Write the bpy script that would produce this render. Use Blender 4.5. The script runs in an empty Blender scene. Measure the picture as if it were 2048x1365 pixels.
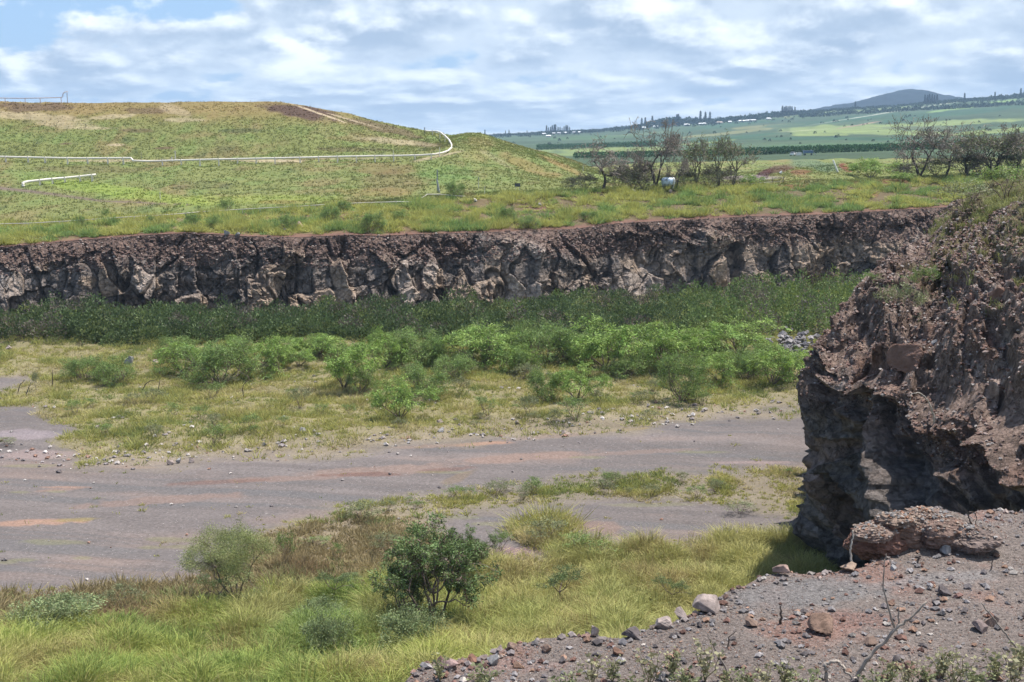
import bpy, math, random
import numpy as np
from math import radians, sin, cos, tan, pi

# ------------------------------------------------------------------ camera, world, sun, exposure
sc = bpy.context.scene
COL = sc.collection
H = 25.0
F = 2472.0
PITCH = math.atan((682.5 - 275.0) / F)
cam_d = bpy.data.cameras.new("camera")
cam_d.sensor_width = 36.0
cam_d.lens = 36.0 * F / 2048.0
cam_d.clip_start = 0.1
cam_d.clip_end = 60000.0
cam = bpy.data.objects.new("camera", cam_d)
COL.objects.link(cam)
cam.location = (0, 0, H)
cam.rotation_euler = (pi / 2 - PITCH, 0, 0)
sc.camera = cam

SUN_EL = radians(68)
SUN_AZ = radians(42)            # measured from +X towards +Y
sd = np.array([cos(SUN_EL) * cos(SUN_AZ), cos(SUN_EL) * sin(SUN_AZ), sin(SUN_EL)])
sun_d = bpy.data.lights.new("sun", 'SUN')
sun_d.energy = 5.0
sun_d.angle = radians(0.5)
sun_d.color = (1.0, 0.955, 0.88)
sun = bpy.data.objects.new("sun", sun_d)
COL.objects.link(sun)
from mathutils import Vector
sun.rotation_euler = Vector(sd).to_track_quat('Z', 'Y').to_euler()
sun.location = (80, 100, 300)

sc.view_settings.view_transform = 'Standard'
sc.view_settings.look = 'None'
sc.view_settings.exposure = 0.52
sc.view_settings.gamma = 1.0
sc.cycles.use_denoising = True
sc.cycles.max_bounces = 5
sc.cycles.diffuse_bounces = 2
sc.cycles.glossy_bounces = 1
sc.cycles.transmission_bounces = 2
sc.cycles.volume_bounces = 0
sc.cycles.transparent_max_bounces = 6
sc.cycles.use_adaptive_sampling = True
sc.cycles.adaptive_threshold = 0.02


class NT:
    """small helper to write node trees"""
    def __init__(s, tree):
        s.t = tree
        s.t.nodes.clear()

    def n(s, kind, **kw):
        nd = s.t.nodes.new(kind)
        ins = kw.pop('ins', {})
        for k, v in kw.items():
            setattr(nd, k, v)
        for k, v in ins.items():
            s.put(nd.inputs[k], v)
        return nd

    def put(s, sock, v):
        if isinstance(v, bpy.types.NodeSocket):
            s.t.links.new(v, sock)
        elif isinstance(v, bpy.types.Node):
            s.t.links.new(v.outputs[0], sock)
        else:
            sock.default_value = v

    def m(s, op, a, b=0.0, c=None, clamp=False):
        nd = s.t.nodes.new('ShaderNodeMath')
        nd.operation = op
        nd.use_clamp = clamp
        s.put(nd.inputs[0], a)
        s.put(nd.inputs[1], b)
        if c is not None:
            s.put(nd.inputs[2], c)
        return nd.outputs[0]

    def mix(s, f, a, b, blend='MIX'):
        nd = s.t.nodes.new('ShaderNodeMix')
        nd.data_type = 'RGBA'
        nd.blend_type = blend
        s.put(nd.inputs[0], f)
        s.put(nd.inputs[6], a)
        s.put(nd.inputs[7], b)
        return nd.outputs[2]

    def ss(s, x, a, b, lo=0.0, hi=1.0):
        nd = s.t.nodes.new('ShaderNodeMapRange')
        nd.interpolation_type = 'SMOOTHSTEP'
        s.put(nd.inputs[0], x)
        nd.inputs[1].default_value = a
        nd.inputs[2].default_value = b
        nd.inputs[3].default_value = lo
        nd.inputs[4].default_value = hi
        return nd.outputs[0]


def c4(r, g, b):
    return (r, g, b, 1.0)


def srgb(r, g, b):
    f = lambda v: (v / 255 / 12.92) if v / 255 <= 0.04045 else ((v / 255 + 0.055) / 1.055) ** 2.4
    return (f(r), f(g), f(b))


world = bpy.data.worlds.new("World")
sc.world = world
world.use_nodes = True
w = NT(world.node_tree)
sky = w.n('ShaderNodeTexSky', sky_type='NISHITA', sun_disc=False, sun_elevation=SUN_EL,
          sun_rotation=pi / 2 - SUN_AZ, altitude=100, air_density=1.0, dust_density=1.0, ozone_density=1.2)
tc = w.n('ShaderNodeTexCoord')
sep = w.n('ShaderNodeSeparateXYZ', ins={0: tc.outputs['Generated']})
X, Y, Z = sep.outputs
zz = w.m('MAXIMUM', Z, 0.0)
den = w.m('ADD', zz, 0.10)
# clouds sit on a layer overhead: direction divided by height, compressed towards the horizon
az = w.m('ARCTAN2', X, Y)
v_ = w.m('DIVIDE', zz, den)
cu = w.m('MULTIPLY', az, 8.0)
cv = w.m('MULTIPLY', v_, 5.4)
vec = w.n('ShaderNodeCombineXYZ', ins={0: cu, 1: cv, 2: 3.7})
vec_up = w.n('ShaderNodeCombineXYZ', ins={0: w.m('ADD', cu, 0.05), 1: w.m('ADD', cv, 0.13), 2: 3.7})


def cloud_noise(v, sc_, det, rough=0.55, dist=0.3):
    return w.n('ShaderNodeTexNoise', noise_dimensions='3D',
               ins={'Vector': v, 'Scale': sc_, 'Detail': det, 'Roughness': rough, 'Distortion': dist}).outputs[0]


n1 = cloud_noise(vec, 1.35, 10.0, 0.55, 0.0)
n2 = cloud_noise(vec_up, 1.35, 6.0, 0.53, 0.0)
nbig = cloud_noise(vec, 0.45, 2.0)
nwisp = cloud_noise(vec, 3.0, 8.0, 0.62, 0.2)


def blob(px, py, rx, ry, amp):
    """a soft bank of cloud (or a gap) centred on a fixed compass bearing and elevation"""
    a0 = (px - 1024) / F
    z0 = (275 - py) / F
    dx = w.m('DIVIDE', w.m('SUBTRACT', az, a0), rx / F)
    dz = w.m('DIVIDE', w.m('SUBTRACT', Z, z0), ry / F)
    r2 = w.m('ADD', w.m('MULTIPLY', dx, dx), w.m('MULTIPLY', dz, dz))
    g = w.m('EXPONENT', w.m('MULTIPLY', r2, -1.0))
    return w.m('MULTIPLY', g, amp)


def add(*a):
    r = a[0]
    for b in a[1:]:
        r = w.m('ADD', r, b)
    return r


cover_in = add(n1, w.m('MULTIPLY', nbig, 0.25), w.m('MULTIPLY', az, 0.12),
               blob(40, 95, 190, 60, -0.24), blob(400, 45, 140, 38, -0.20), blob(100, 230, 200, 30, -0.04),
               blob(640, 120, 150, 50, 0.10), blob(1500, 60, 500, 80, 0.10))
cover_in = w.m('SUBTRACT', cover_in, w.ss(Z, 0.16, 0.5, 0.0, 0.34))
cover = w.ss(cover_in, 0.41, 0.51)
lit = add(w.m('MULTIPLY', w.m('SUBTRACT', n1, n2), 3.6), w.m('MULTIPLY', nwisp, 0.42), 0.0,
          w.m('MULTIPLY', w.m('ADD', blob(640, 110, 70, 36, 0.9), blob(590, 140, 50, 26, 0.4)), w.m('MULTIPLY', nwisp, 1.6)),
          w.m('MULTIPLY', w.m('ADD', blob(300, 10, 60, 28, 1.5), blob(100, 165, 26, 30, 0.7)), w.m('MULTIPLY', nwisp, 1.5)),
          blob(1500, 85, 90, 40, 0.14), blob(1830, 25, 110, 35, 0.16), blob(1300, 55, 160, 22, 0.10),
          blob(1450, 40, 60, 20, -0.2), blob(1700, 70, 130, 35, -0.18), blob(1990, 60, 110, 40, -0.2), blob(850, 85, 200, 28, -0.16))
lit = w.ss(lit, 0.02, 0.92)
skyblue = w.mix(w.ss(Z, 0.12, 0.4, 0.70, 0.15), sky.outputs[0], c4(*[v * 10.0 for v in srgb(143, 181, 224)]))
grey = c4(*[v * 10.0 for v in srgb(160, 183, 210)])
white = c4(*[v * 10.0 for v in srgb(240, 246, 250)])
grey = w.mix(w.ss(add(n2, w.m('MULTIPLY', nwisp, 0.35)), 0.55, 0.85), c4(*[v * 10.0 for v in srgb(196, 209, 223)]), c4(*[v * 10.0 for v in srgb(157, 175, 197)]))
ccol = w.mix(lit, grey, white)
hz = w.ss(Z, 0.0, 0.035, 0.35, 0.0)
allc = w.mix(cover, skyblue, ccol)
allc = w.mix(hz, allc, c4(*[v * 10.0 for v in srgb(196, 215, 234)]))
bg = w.n('ShaderNodeBackground', ins={0: allc, 1: 0.1})
wo = w.n('ShaderNodeOutputWorld', ins={0: bg})

# ------------------------------------------------------------------ picture <-> place helpers
sp_, cp_ = sin(PITCH), cos(PITCH)
rs = np.random.RandomState(7)
random.seed(7)


def ray(px, py):
    cx = (np.asarray(px, float) - 1024) / F
    cy = (682.5 - np.asarray(py, float)) / F
    return cx, cp_ + cy * sp_, -sp_ + cy * cp_


def at(px, py, Yd):
    """point seen at (px, py) that lies Yd metres ahead"""
    dx, dy, dz = ray(px, py)
    t = Yd / dy
    return np.stack([dx * t, dy * t, H + dz * t], -1)


def on_plane(px, py, z=0.0):
    dx, dy, dz = ray(px, py)
    t = (z - H) / dz
    return np.stack([dx * t, dy * t, H + dz * t], -1)


def proj(P):
    P = np.asarray(P, float)
    x, y, z = P[..., 0], P[..., 1], P[..., 2] - H
    f = np.maximum(y * cp_ - z * sp_, 0.05)
    u = y * sp_ + z * cp_
    return 1024 + F * x / f, 682.5 - F * u / f


def hashn(ix, iy, iz, seed):
    h = (ix.astype(np.int64) * 374761393 + iy.astype(np.int64) * 668265263 + iz.astype(np.int64) * 2147483647 + seed * 1274126177) & 0xFFFFFFFF
    h = ((h ^ (h >> 13)) * 1274126177) & 0xFFFFFFFF
    h = ((h ^ (h >> 16)) * 2246822519) & 0xFFFFFFFF
    h = h ^ (h >> 15)
    return (h & 0xFFFFFF) / float(0xFFFFFF)


def vnoise(x, y, seed=0):
    ix, iy = np.floor(x), np.floor(y)
    fx, fy = x - ix, y - iy
    fx = fx * fx * (3 - 2 * fx)
    fy = fy * fy * (3 - 2 * fy)
    z = np.zeros_like(ix)
    a = hashn(ix, iy, z, seed)
    b = hashn(ix + 1, iy, z, seed)
    c = hashn(ix, iy + 1, z, seed)
    d = hashn(ix + 1, iy + 1, z, seed)
    return (a * (1 - fx) + b * fx) * (1 - fy) + (c * (1 - fx) + d * fx) * fy


def fbm(x, y, seed=0, octv=4, gain=0.5):
    x = np.asarray(x, float)
    y = np.asarray(y, float)
    s, a, t = 0.0, 1.0, 0.0
    for i in range(octv):
        s = s + a * vnoise(x * 2 ** i + 17.3 * i, y * 2 ** i - 9.1 * i, seed + i)
        t += a
        a *= gain
    return s / t * 2 - 1


def facets(u, v, seed, tilt=0.5):
    """broken-rock pattern: nearest jittered cell; returns plane height, edge distance, cell hash"""
    iu, iv = np.floor(u), np.floor(v)
    b1 = np.full(u.shape, 9.0)
    b2 = np.full(u.shape, 9.0)
    hh = np.zeros(u.shape)
    du = np.zeros(u.shape)
    dv = np.zeros(u.shape)
    tu = np.zeros(u.shape)
    tv = np.zeros(u.shape)
    z = np.zeros(u.shape)
    for a in (-1, 0, 1):
        for b in (-1, 0, 1):
            cu_, cv_ = iu + a, iv + b
            px = cu_ + 0.1 + 0.8 * hashn(cu_, cv_, z, seed)
            py = cv_ + 0.1 + 0.8 * hashn(cu_, cv_, z + 1, seed)
            d = np.hypot(u - px, v - py)
            near = d < b1
            b2 = np.where(near, b1, np.minimum(b2, d))
            b1 = np.where(near, d, b1)
            hh = np.where(near, hashn(cu_, cv_, z + 2, seed), hh)
            tu = np.where(near, hashn(cu_, cv_, z + 3, seed) * 2 - 1, tu)
            tv = np.where(near, hashn(cu_, cv_, z + 4, seed) * 2 - 1, tv)
            du = np.where(near, u - px, du)
            dv = np.where(near, v - py, dv)
    return (hh * 2 - 1) + tilt * 2 * (tu * du + tv * dv), b2 - b1, hh


def sstep(x, a, b):
    t = np.clip((x - a) / (b - a), 0, 1)
    return t * t * (3 - 2 * t)


def pip(px, py, poly):
    inside = np.zeros(px.shape, bool)
    n = len(poly)
    j = n - 1
    for i in range(n):
        xi, yi = poly[i]
        xj, yj = poly[j]
        c = ((yi > py) != (yj > py))
        inside ^= c & (px < (xj - xi) * (py - yi) / ((yj - yi) + 1e-9) + xi)
        j = i
    return inside


def interp(x, pts):
    xs, ys = zip(*pts)
    return np.interp(x, xs, ys)


# ------------------------------------------------------------------ mesh helpers
def mk(name, V, Fc, mat, col=None, parent=None, smooth=False):
    """V (n,3); Fc (m,3) or (m,4) or a list of such arrays; col (n,3) per-vertex colour"""
    if not isinstance(Fc, (list, tuple)):
        Fc = [Fc]
    Fc = [np.asarray(f, np.int32) for f in Fc if len(f)]
    me = bpy.data.meshes.new(name)
    V = np.asarray(V, np.float32)
    me.vertices.add(len(V))
    me.vertices.foreach_set('co', V.ravel())
    tot = np.concatenate([np.full(len(f), f.shape[1], np.int32) for f in Fc])
    idx = np.concatenate([f.ravel() for f in Fc])
    st = np.concatenate([[0], np.cumsum(tot)[:-1]]).astype(np.int32)
    me.loops.add(len(idx))
    me.loops.foreach_set('vertex_index', idx)
    me.polygons.add(len(tot))
    me.polygons.foreach_set('loop_start', st)
    me.polygons.foreach_set('loop_total', tot)
    me.update(calc_edges=True)
    if smooth:
        me.polygons.foreach_set('use_smooth', np.ones(len(tot), bool))
    else:
        me.polygons.foreach_set('use_smooth', np.zeros(len(tot), bool))
    if col is not None:
        at_ = me.attributes.new('Col', 'FLOAT_COLOR', 'POINT')
        c = np.ones((len(V), 4), np.float32)
        c[:, :3] = np.clip(col, 0.004, 0.95)
        at_.data.foreach_set('color', c.ravel())
    if mat is not None:
        me.materials.append(mat)
    o = bpy.data.objects.new(name, me)
    COL.objects.link(o)
    if parent is not None:
        o.parent = parent
    return o


def grid_faces(R, C):
    i = np.arange(R * C).reshape(R, C)
    return np.stack([i[:-1, :-1], i[:-1, 1:], i[1:, 1:], i[1:, :-1]], -1).reshape(-1, 4)


def tag(o, label=None, cat=None, group=None, kind=None):
    if label:
        o['label'] = label
    if cat:
        o['category'] = cat
    if group:
        o['group'] = group
    if kind:
        o['kind'] = kind
    return o


def empty(name, loc, label, cat, group=None, rz=0.0):
    o = bpy.data.objects.new(name, None)
    COL.objects.link(o)
    o.location = Vector([float(c) for c in loc])
    o.rotation_euler = (0, 0, rz)
    o.empty_display_size = 0.3
    return tag(o, label, cat, group)


def copy_thing(root, loc, label=None, group=None, rz=None, scale=None):
    r = root.copy()
    COL.objects.link(r)
    r.location = Vector([float(c) for c in loc])
    if rz is not None:
        r.rotation_euler = (0, 0, rz)
    if scale is not None:
        r.scale = scale
    for ch in list(root.children):
        c = ch.copy()
        COL.objects.link(c)
        c.parent = r
        for g in list(ch.children):
            d = g.copy()
            COL.objects.link(d)
            d.parent = c
    if label:
        r['label'] = label
    if group:
        r['group'] = group
    return r


def tube(path, rad, sides=6, cap=True):
    """list of points, list of radii -> verts, quads, tris"""
    P = np.asarray(path, float)
    n = len(P)
    rad = np.broadcast_to(np.asarray(rad, float), (n,))
    T = np.gradient(P, axis=0)
    T /= np.linalg.norm(T, axis=1)[:, None] + 1e-9
    ref = np.array([0.0, 0, 1.0]) if abs(T[:, 2]).mean() < 0.8 else np.array([1.0, 0, 0])
    A = np.cross(T, ref)
    A /= np.linalg.norm(A, axis=1)[:, None] + 1e-9
    B = np.cross(T, A)
    ang = np.arange(sides) * 2 * pi / sides
    V = P[:, None, :] + rad[:, None, None] * (np.cos(ang)[None, :, None] * A[:, None, :] + np.sin(ang)[None, :, None] * B[:, None, :])
    V = V.reshape(-1, 3)
    i = np.arange(n * sides).reshape(n, sides)
    j = np.roll(i, -1, axis=1)
    Q = np.stack([i[:-1], j[:-1], j[1:], i[1:]], -1).reshape(-1, 4)
    T3 = []
    if cap:
        for e in (0, n - 1):
            V = np.vstack([V, P[e]])
            c = len(V) - 1
            for k in range(sides):
                a, b = i[e, k], j[e, k]
                T3.append((a, c, b) if e == 0 else (a, b, c))
    return V, Q, np.array(T3, np.int32).reshape(-1, 3)


class MB:
    def __init__(s):
        s.V, s.Q, s.T, s.C, s.n = [], [], [], [], 0

    def add(s, V, Q=None, T=None, col=None):
        V = np.asarray(V, float)
        if Q is not None and len(Q):
            s.Q.append(np.asarray(Q) + s.n)
        if T is not None and len(T):
            s.T.append(np.asarray(T) + s.n)
        s.V.append(V)
        if col is None:
            col = (0.5, 0.5, 0.5)
        col = np.asarray(col, float)
        s.C.append(np.broadcast_to(col, (len(V), 3)))
        s.n += len(V)

    def tube(s, path, rad, sides=6, col=None, cap=True):
        V, Q, T = tube(path, rad, sides, cap)
        s.add(V, Q, T, col)

    def box(s, c, size, rz=0.0, col=None, taper=1.0, tilt=None):
        x, y, z = [d / 2 for d in size]
        V = np.array([(sx * x * (taper if sz > 0 else 1), sy * y * (taper if sz > 0 else 1), sz * z)
                      for sz in (-1, 1) for sy in (-1, 1) for sx in (-1, 1)])
        if tilt:
            V = V @ rotm(tilt).T
        R = rotm((0, 0, rz))
        V = V @ R.T + np.asarray(c)
        Q = [(0, 2, 3, 1), (4, 5, 7, 6), (0, 1, 5, 4), (2, 6, 7, 3), (0, 4, 6, 2), (1, 3, 7, 5)]
        s.add(V, Q, None, col)

    def build(s, name, mat, parent=None, smooth=False):
        fs = []
        if s.Q:
            fs.append(np.concatenate(s.Q))
        if s.T:
            fs.append(np.concatenate(s.T))
        return mk(name, np.concatenate(s.V), fs, mat, np.concatenate(s.C), parent, smooth)


def rotm(e):
    cx, sx, cy, sy, cz, sz = cos(e[0]), sin(e[0]), cos(e[1]), sin(e[1]), cos(e[2]), sin(e[2])
    return np.array([[cz, -sz, 0], [sz, cz, 0], [0, 0, 1]]) @ np.array([[cy, 0, sy], [0, 1, 0], [-sy, 0, cy]]) @ np.array([[1, 0, 0], [0, cx, -sx], [0, sx, cx]])


# ------------------------------------------------------------------ materials
def mat_attr(name, rough=0.95, nscale=3.0, namp=0.35, bump=0.0, bdist=0.05, trans=0.0, second=None, spec=0.15, crack=0.0):
    m = bpy.data.materials.new(name)
    m.use_nodes = True
    t = NT(m.node_tree)
    a = t.n('ShaderNodeAttribute', attribute_name='Col')
    geo = t.n('ShaderNodeTexCoord')
    nz = t.n('ShaderNodeTexNoise', ins={'Vector': geo.outputs['Object'], 'Scale': nscale, 'Detail': 6.0, 'Roughness': 0.62})
    fac = t.n('ShaderNodeMapRange', ins={0: nz.outputs[0], 1: 0.3, 2: 0.7, 3: 1 - namp, 4: 1 + namp})
    colr = t.n('ShaderNodeVectorMath', operation='SCALE', ins={0: a.outputs['Color'], 'Scale': fac.outputs[0]}).outputs[0]
    if second:
        # small flecks of a second real colour (stones, dry stems)
        c2, sc2, lo, hi = second
        vz = t.n('ShaderNodeTexNoise', ins={'Vector': geo.outputs['Object'], 'Scale': sc2, 'Detail': 2.0, 'Roughness': 0.7})
        mk_ = t.ss(vz.outputs[0], lo, hi)
        colr = t.mix(mk_, colr, c4(*c2))
    p = t.n('ShaderNodeBsdfPrincipled', ins={'Base Color': colr, 'Roughness': rough, 'Specular IOR Level': spec})
    if bump > 0:
        nb = t.n('ShaderNodeTexNoise', ins={'Vector': geo.outputs['Object'], 'Scale': nscale * 2.3, 'Detail': 8.0, 'Roughness': 0.7})
        hgt = nb.outputs[0]
        if crack > 0:
            vo = t.n('ShaderNodeTexVoronoi', feature='DISTANCE_TO_EDGE', ins={'Vector': t.n('ShaderNodeVectorMath', operation='ADD', ins={0: geo.outputs['Object'], 1: nb.outputs[1]}).outputs[0], 'Scale': crack})
            hgt = t.m('ADD', hgt, t.ss(vo.outputs[0], 0.0, 0.06))
        b = t.n('ShaderNodeBump', ins={'Strength': bump, 'Distance': bdist, 'Height': hgt})
        t.put(p.inputs['Normal'], b.outputs[0])
    sh = p.outputs[0]
    if trans > 0:
        tr = t.n('ShaderNodeBsdfTranslucent', ins={'Color': colr})
        sh = t.n('ShaderNodeMixShader', ins={0: trans, 1: p.outputs[0], 2: tr.outputs[0]}).outputs[0]
    t.n('ShaderNodeOutputMaterial', ins={0: sh})
    return m


M_grass = mat_attr('grass_blades', 0.8, 0.25, 0.18, trans=0.35, spec=0.2)
M_leaf = mat_attr('leaves', 0.6, 0.8, 0.25, trans=0.28, spec=0.3)
M_bark = mat_attr('bark', 0.95, 6.0, 0.3, bump=0.4, bdist=0.02)
M_floor = mat_attr('quarry_gravel', 0.97, 5.0, 0.28, bump=0.35, bdist=0.04, second=((0.40, 0.37, 0.35), 7.0, 0.67, 0.73))
M_hill = mat_attr('hill_ground', 0.97, 0.6, 0.22, bump=0.5, bdist=0.3)
M_far = mat_attr('far_ground', 1.0, 0.02, 0.25)
M_rock = mat_attr('cliff_rock', 0.9, 1.6, 0.48, bump=0.9, bdist=0.35, crack=0.8)
M_rockn = mat_attr('near_cliff_rock', 0.88, 2.4, 0.45, bump=0.9, bdist=0.20, crack=1.5)
M_ledge = mat_attr('ledge_gravel', 0.97, 22.0, 0.60, bump=1.0, bdist=0.03, second=((0.36, 0.32, 0.30), 60.0, 0.60, 0.68))
M_stone = mat_attr('stone', 0.92, 9.0, 0.35, bump=0.6, bdist=0.02)
M_boul = mat_attr('boulder_rock', 0.92, 1.8, 0.35, bump=0.7, bdist=0.08)
M_paint = mat_attr('white_pipe_paint', 0.5, 0.9, 0.10, spec=0.4)
M_metal = mat_attr('painted_metal', 0.45, 3.0, 0.12, spec=0.5)
m_glass = mat_attr('dark_glass', 0.12, 1.0, 0.05, spec=0.8)

# ------------------------------------------------------------------ terrain tables (seen from the rim)
TOPZ_LINES = []


def line(pts):
    """pts: (px, py, Y) -> arrays over azimuth a = x/Y of (Y, z)"""
    P = np.array([at(px, py, Yd) for px, py, Yd in pts])
    a = P[:, 0] / P[:, 1]
    o = np.argsort(a)
    return a[o], P[o, 1], P[o, 2]


def base_Y(px):
    """distance of the far cliff foot for a picture column"""
    py = interp(px, [(-900, 652), (0, 650), (400, 646), (700, 641), (1000, 624), (1300, 606), (1700, 592), (2000, 582), (2600, 575)])
    return on_plane(px, py, 0.0)[..., 1]


def mk_line(pxs, pyf, Yf):
    return line([(p, float(pyf(p)), float(Yf(p))) for p in pxs])


PXS = np.concatenate([np.arange(-1500, -200, 100), np.arange(-200, 2300, 20), np.arange(2300, 3300, 100)]).astype(float)
topY = lambda p: base_Y(p) + 6.0
L = []
L.append(mk_line(PXS, lambda p: interp(p, [(-900, 505), (-200, 500), (0, 494), (60, 490), (150, 481), (300, 470), (380, 466), (500, 473), (600, 475), (700, 470), (760, 472), (860, 468), (940, 466), (1060, 461),
                                            (1150, 458), (1230, 447), (1350, 441), (1500, 433), (1650, 429), (1800, 420), (1900, 414), (2050, 402), (2600, 395)]), topY))
L.append(mk_line(PXS, lambda p: interp(p, [(-900, 480), (0, 466), (300, 447), (450, 446), (620, 440), (850, 428), (1000, 420), (1200, 414), (1500, 402), (1800, 388), (2050, 376), (2600, 370)]), lambda p: topY(p) + 13))
L.append(mk_line(PXS, lambda p: interp(p, [(-900, 460), (0, 446), (300, 430), (500, 418), (700, 405), (850, 392), (940, 388), (1040, 382), (1160, 379), (1300, 377), (1400, 378), (1480, 374), (1560, 367),
                                            (1700, 360), (1800, 354), (1900, 350), (2050, 344), (2600, 340)]), lambda p: topY(p) + 27))
# bench that carries the long pipe (left) / flat plateau (right)
plat = lambda z, Yd: 682.5 - F * tan(math.atan(-(H - z) / Yd) + PITCH)
L.append(mk_line(PXS, lambda p: interp(p, [(-900, 326), (0, 324), (250, 328), (400, 327), (600, 324), (860, 318), (905, 316), (1000, 325), (1080, 338), (1160, 352), (1230, plat(15.6, 262)), (2600, plat(15.9, 262))]), lambda p: 262.0))
L.append(mk_line(PXS, lambda p: interp(p, [(-900, 313), (0, 311), (250, 314), (400, 313), (600, 309), (860, 303), (905, 296), (1000, 305), (1080, 322), (1160, 341), (1210, 355), (1260, plat(15.2, 276)), (2600, plat(15.6, 276))]), lambda p: 276.0))
L.append(mk_line(PXS, lambda p: interp(p, [(-900, 232), (0, 228), (250, 228), (450, 226), (600, 232), (700, 255), (800, 276), (880, 288), (930, 275), (1000, 290), (1080, 309), (1160, 334), (1210, 350), (1260, plat(15.0, 305)), (2600, plat(16.0, 305))]), lambda p: 305.0))
L.append(mk_line(PXS, lambda p: interp(p, [(-900, 212), (-60, 206), (0, 204), (200, 206), (330, 205), (400, 204), (560, 204), (640, 217), (700, 229), (760, 244), (850, 263), (900, 270), (945, 265), (970, 269), (1000, 281), (1060, 297), (1110, 309), (1160, 326),
                                            (1200, 341), (1260, plat(15.0, 325)), (2600, plat(16.2, 325))]), lambda p: 325.0))
L.append(mk_line(PXS, lambda p: interp(p, [(-900, plat(30, 350)), (0, plat(32, 350)), (560, plat(32, 350)), (900, plat(22, 350)), (1160, plat(15, 350)), (1300, plat(15.0, 350)), (2600, plat(16.5, 350))]), lambda p: 350.0))
L.append(mk_line(PXS, lambda p: interp(p, [(-900, plat(14, 430)), (900, plat(12, 430)), (1300, 325.5), (1700, 318), (2600, 312)]), lambda p: 430.0))
fl = lambda pts, Yd: mk_line(PXS, lambda p: interp(p, pts), lambda p: Yd)
L.append(fl([(-1500, 330), (900, 322), (1200, 318), (1500, 313), (1800, 304), (2048, 296), (3300, 270)], 620.0))
L.append(fl([(-1500, 312), (900, 309), (1200, 303), (1500, 293), (1800, 280), (2048, 268), (3300, 230)], 1100.0))
L.append(fl([(-1500, 296), (900, 292), (1200, 285), (1500, 270), (1800, 251), (2048, 238), (3300, 190)], 1900.0))
L.append(fl([(-1500, 283), (900, 279), (975, 277), (1200, 268), (1300, 259), (1500, 247), (1700, 231), (2048, 208), (3300, 150)], 2900.0))
L.append(fl([(-1500, 276), (900, 273), (975, 272), (1100, 268), (1200, 263), (1300, 253), (1400, 246), (1500, 240), (1600, 227), (1700, 217), (1800, 211), (1900, 203), (2048, 192), (3300, 120)], 3500.0))
L.append(fl([(-1500, 290), (900, 288), (1100, 283), (1300, 270), (1500, 258), (1700, 235), (2048, 212), (3300, 150)], 4500.0))
ROWS = [90, 90, 60, 16, 70, 60, 16, 30, 20, 40, 40, 50, 50, 12]


def terrain(a, lo, hi, rows, curve=True):
    Ys, Zs = [], []
    for k in range(lo, hi + 1):
        aa, yy, z_ = L[k]
        Ys.append(np.interp(a, aa, yy))
        Zs.append(np.interp(a, aa, z_))
    Ys, Zs = np.array(Ys), np.array(Zs)
    tt = np.concatenate([np.linspace(k, k + 1, rows[lo + k], endpoint=False) for k in range(hi - lo)] + [[hi - lo]])
    k0 = np.minimum(tt.astype(int), hi - lo - 1)
    f = (tt - k0)[:, None]
    Yg = Ys[k0] * (1 - f) + Ys[k0 + 1] * f
    Zg = Zs[k0] * (1 - f) + Zs[k0 + 1] * f
    return Yg, Zg, tt + lo


A_COLS = np.concatenate([np.linspace(-0.75, -0.44, 60), np.linspace(-0.438, 0.438, 900), np.linspace(0.44, 0.75, 60)])


# ---- colour painting: ground-cover patches, plus cloud shade on the far fields
def paint(C, PX, PY, items, seed=50):
    nx = fbm(PX / 28, PY / 9, seed, 4)
    ny = fbm(PX / 28 + 40, PY / 9 + 7, seed + 9, 4)
    for it in items:
        px, py, rx, ry, ang, col, st = it
        dx, dy = PX - px, PY - py
        ca, sa = cos(radians(ang)), sin(radians(ang))
        u = (dx * ca + dy * sa) / rx + nx * 0.45
        v = (-dx * sa + dy * ca) / ry + ny * 0.45
        r = np.hypot(u, v)
        k = (1 - sstep(r, 0.65, 1.1)) * st
        C = C * (1 - k[..., None]) + np.array(col) * k[..., None]
    return C


G_MID = (0.172, 0.188, 0.066)
G_YEL = (0.225, 0.210, 0.080)
G_DARK = (0.065, 0.090, 0.040)
G_BRI = (0.150, 0.200, 0.065)
G_OLI = (0.200, 0.178, 0.076)
BROWNG = (0.115, 0.075, 0.050)
RUST = (0.250, 0.140, 0.060)
STRAW = (0.400, 0.320, 0.220)
SOIL = (0.150, 0.085, 0.065)
REDS = (0.170, 0.062, 0.040)


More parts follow.
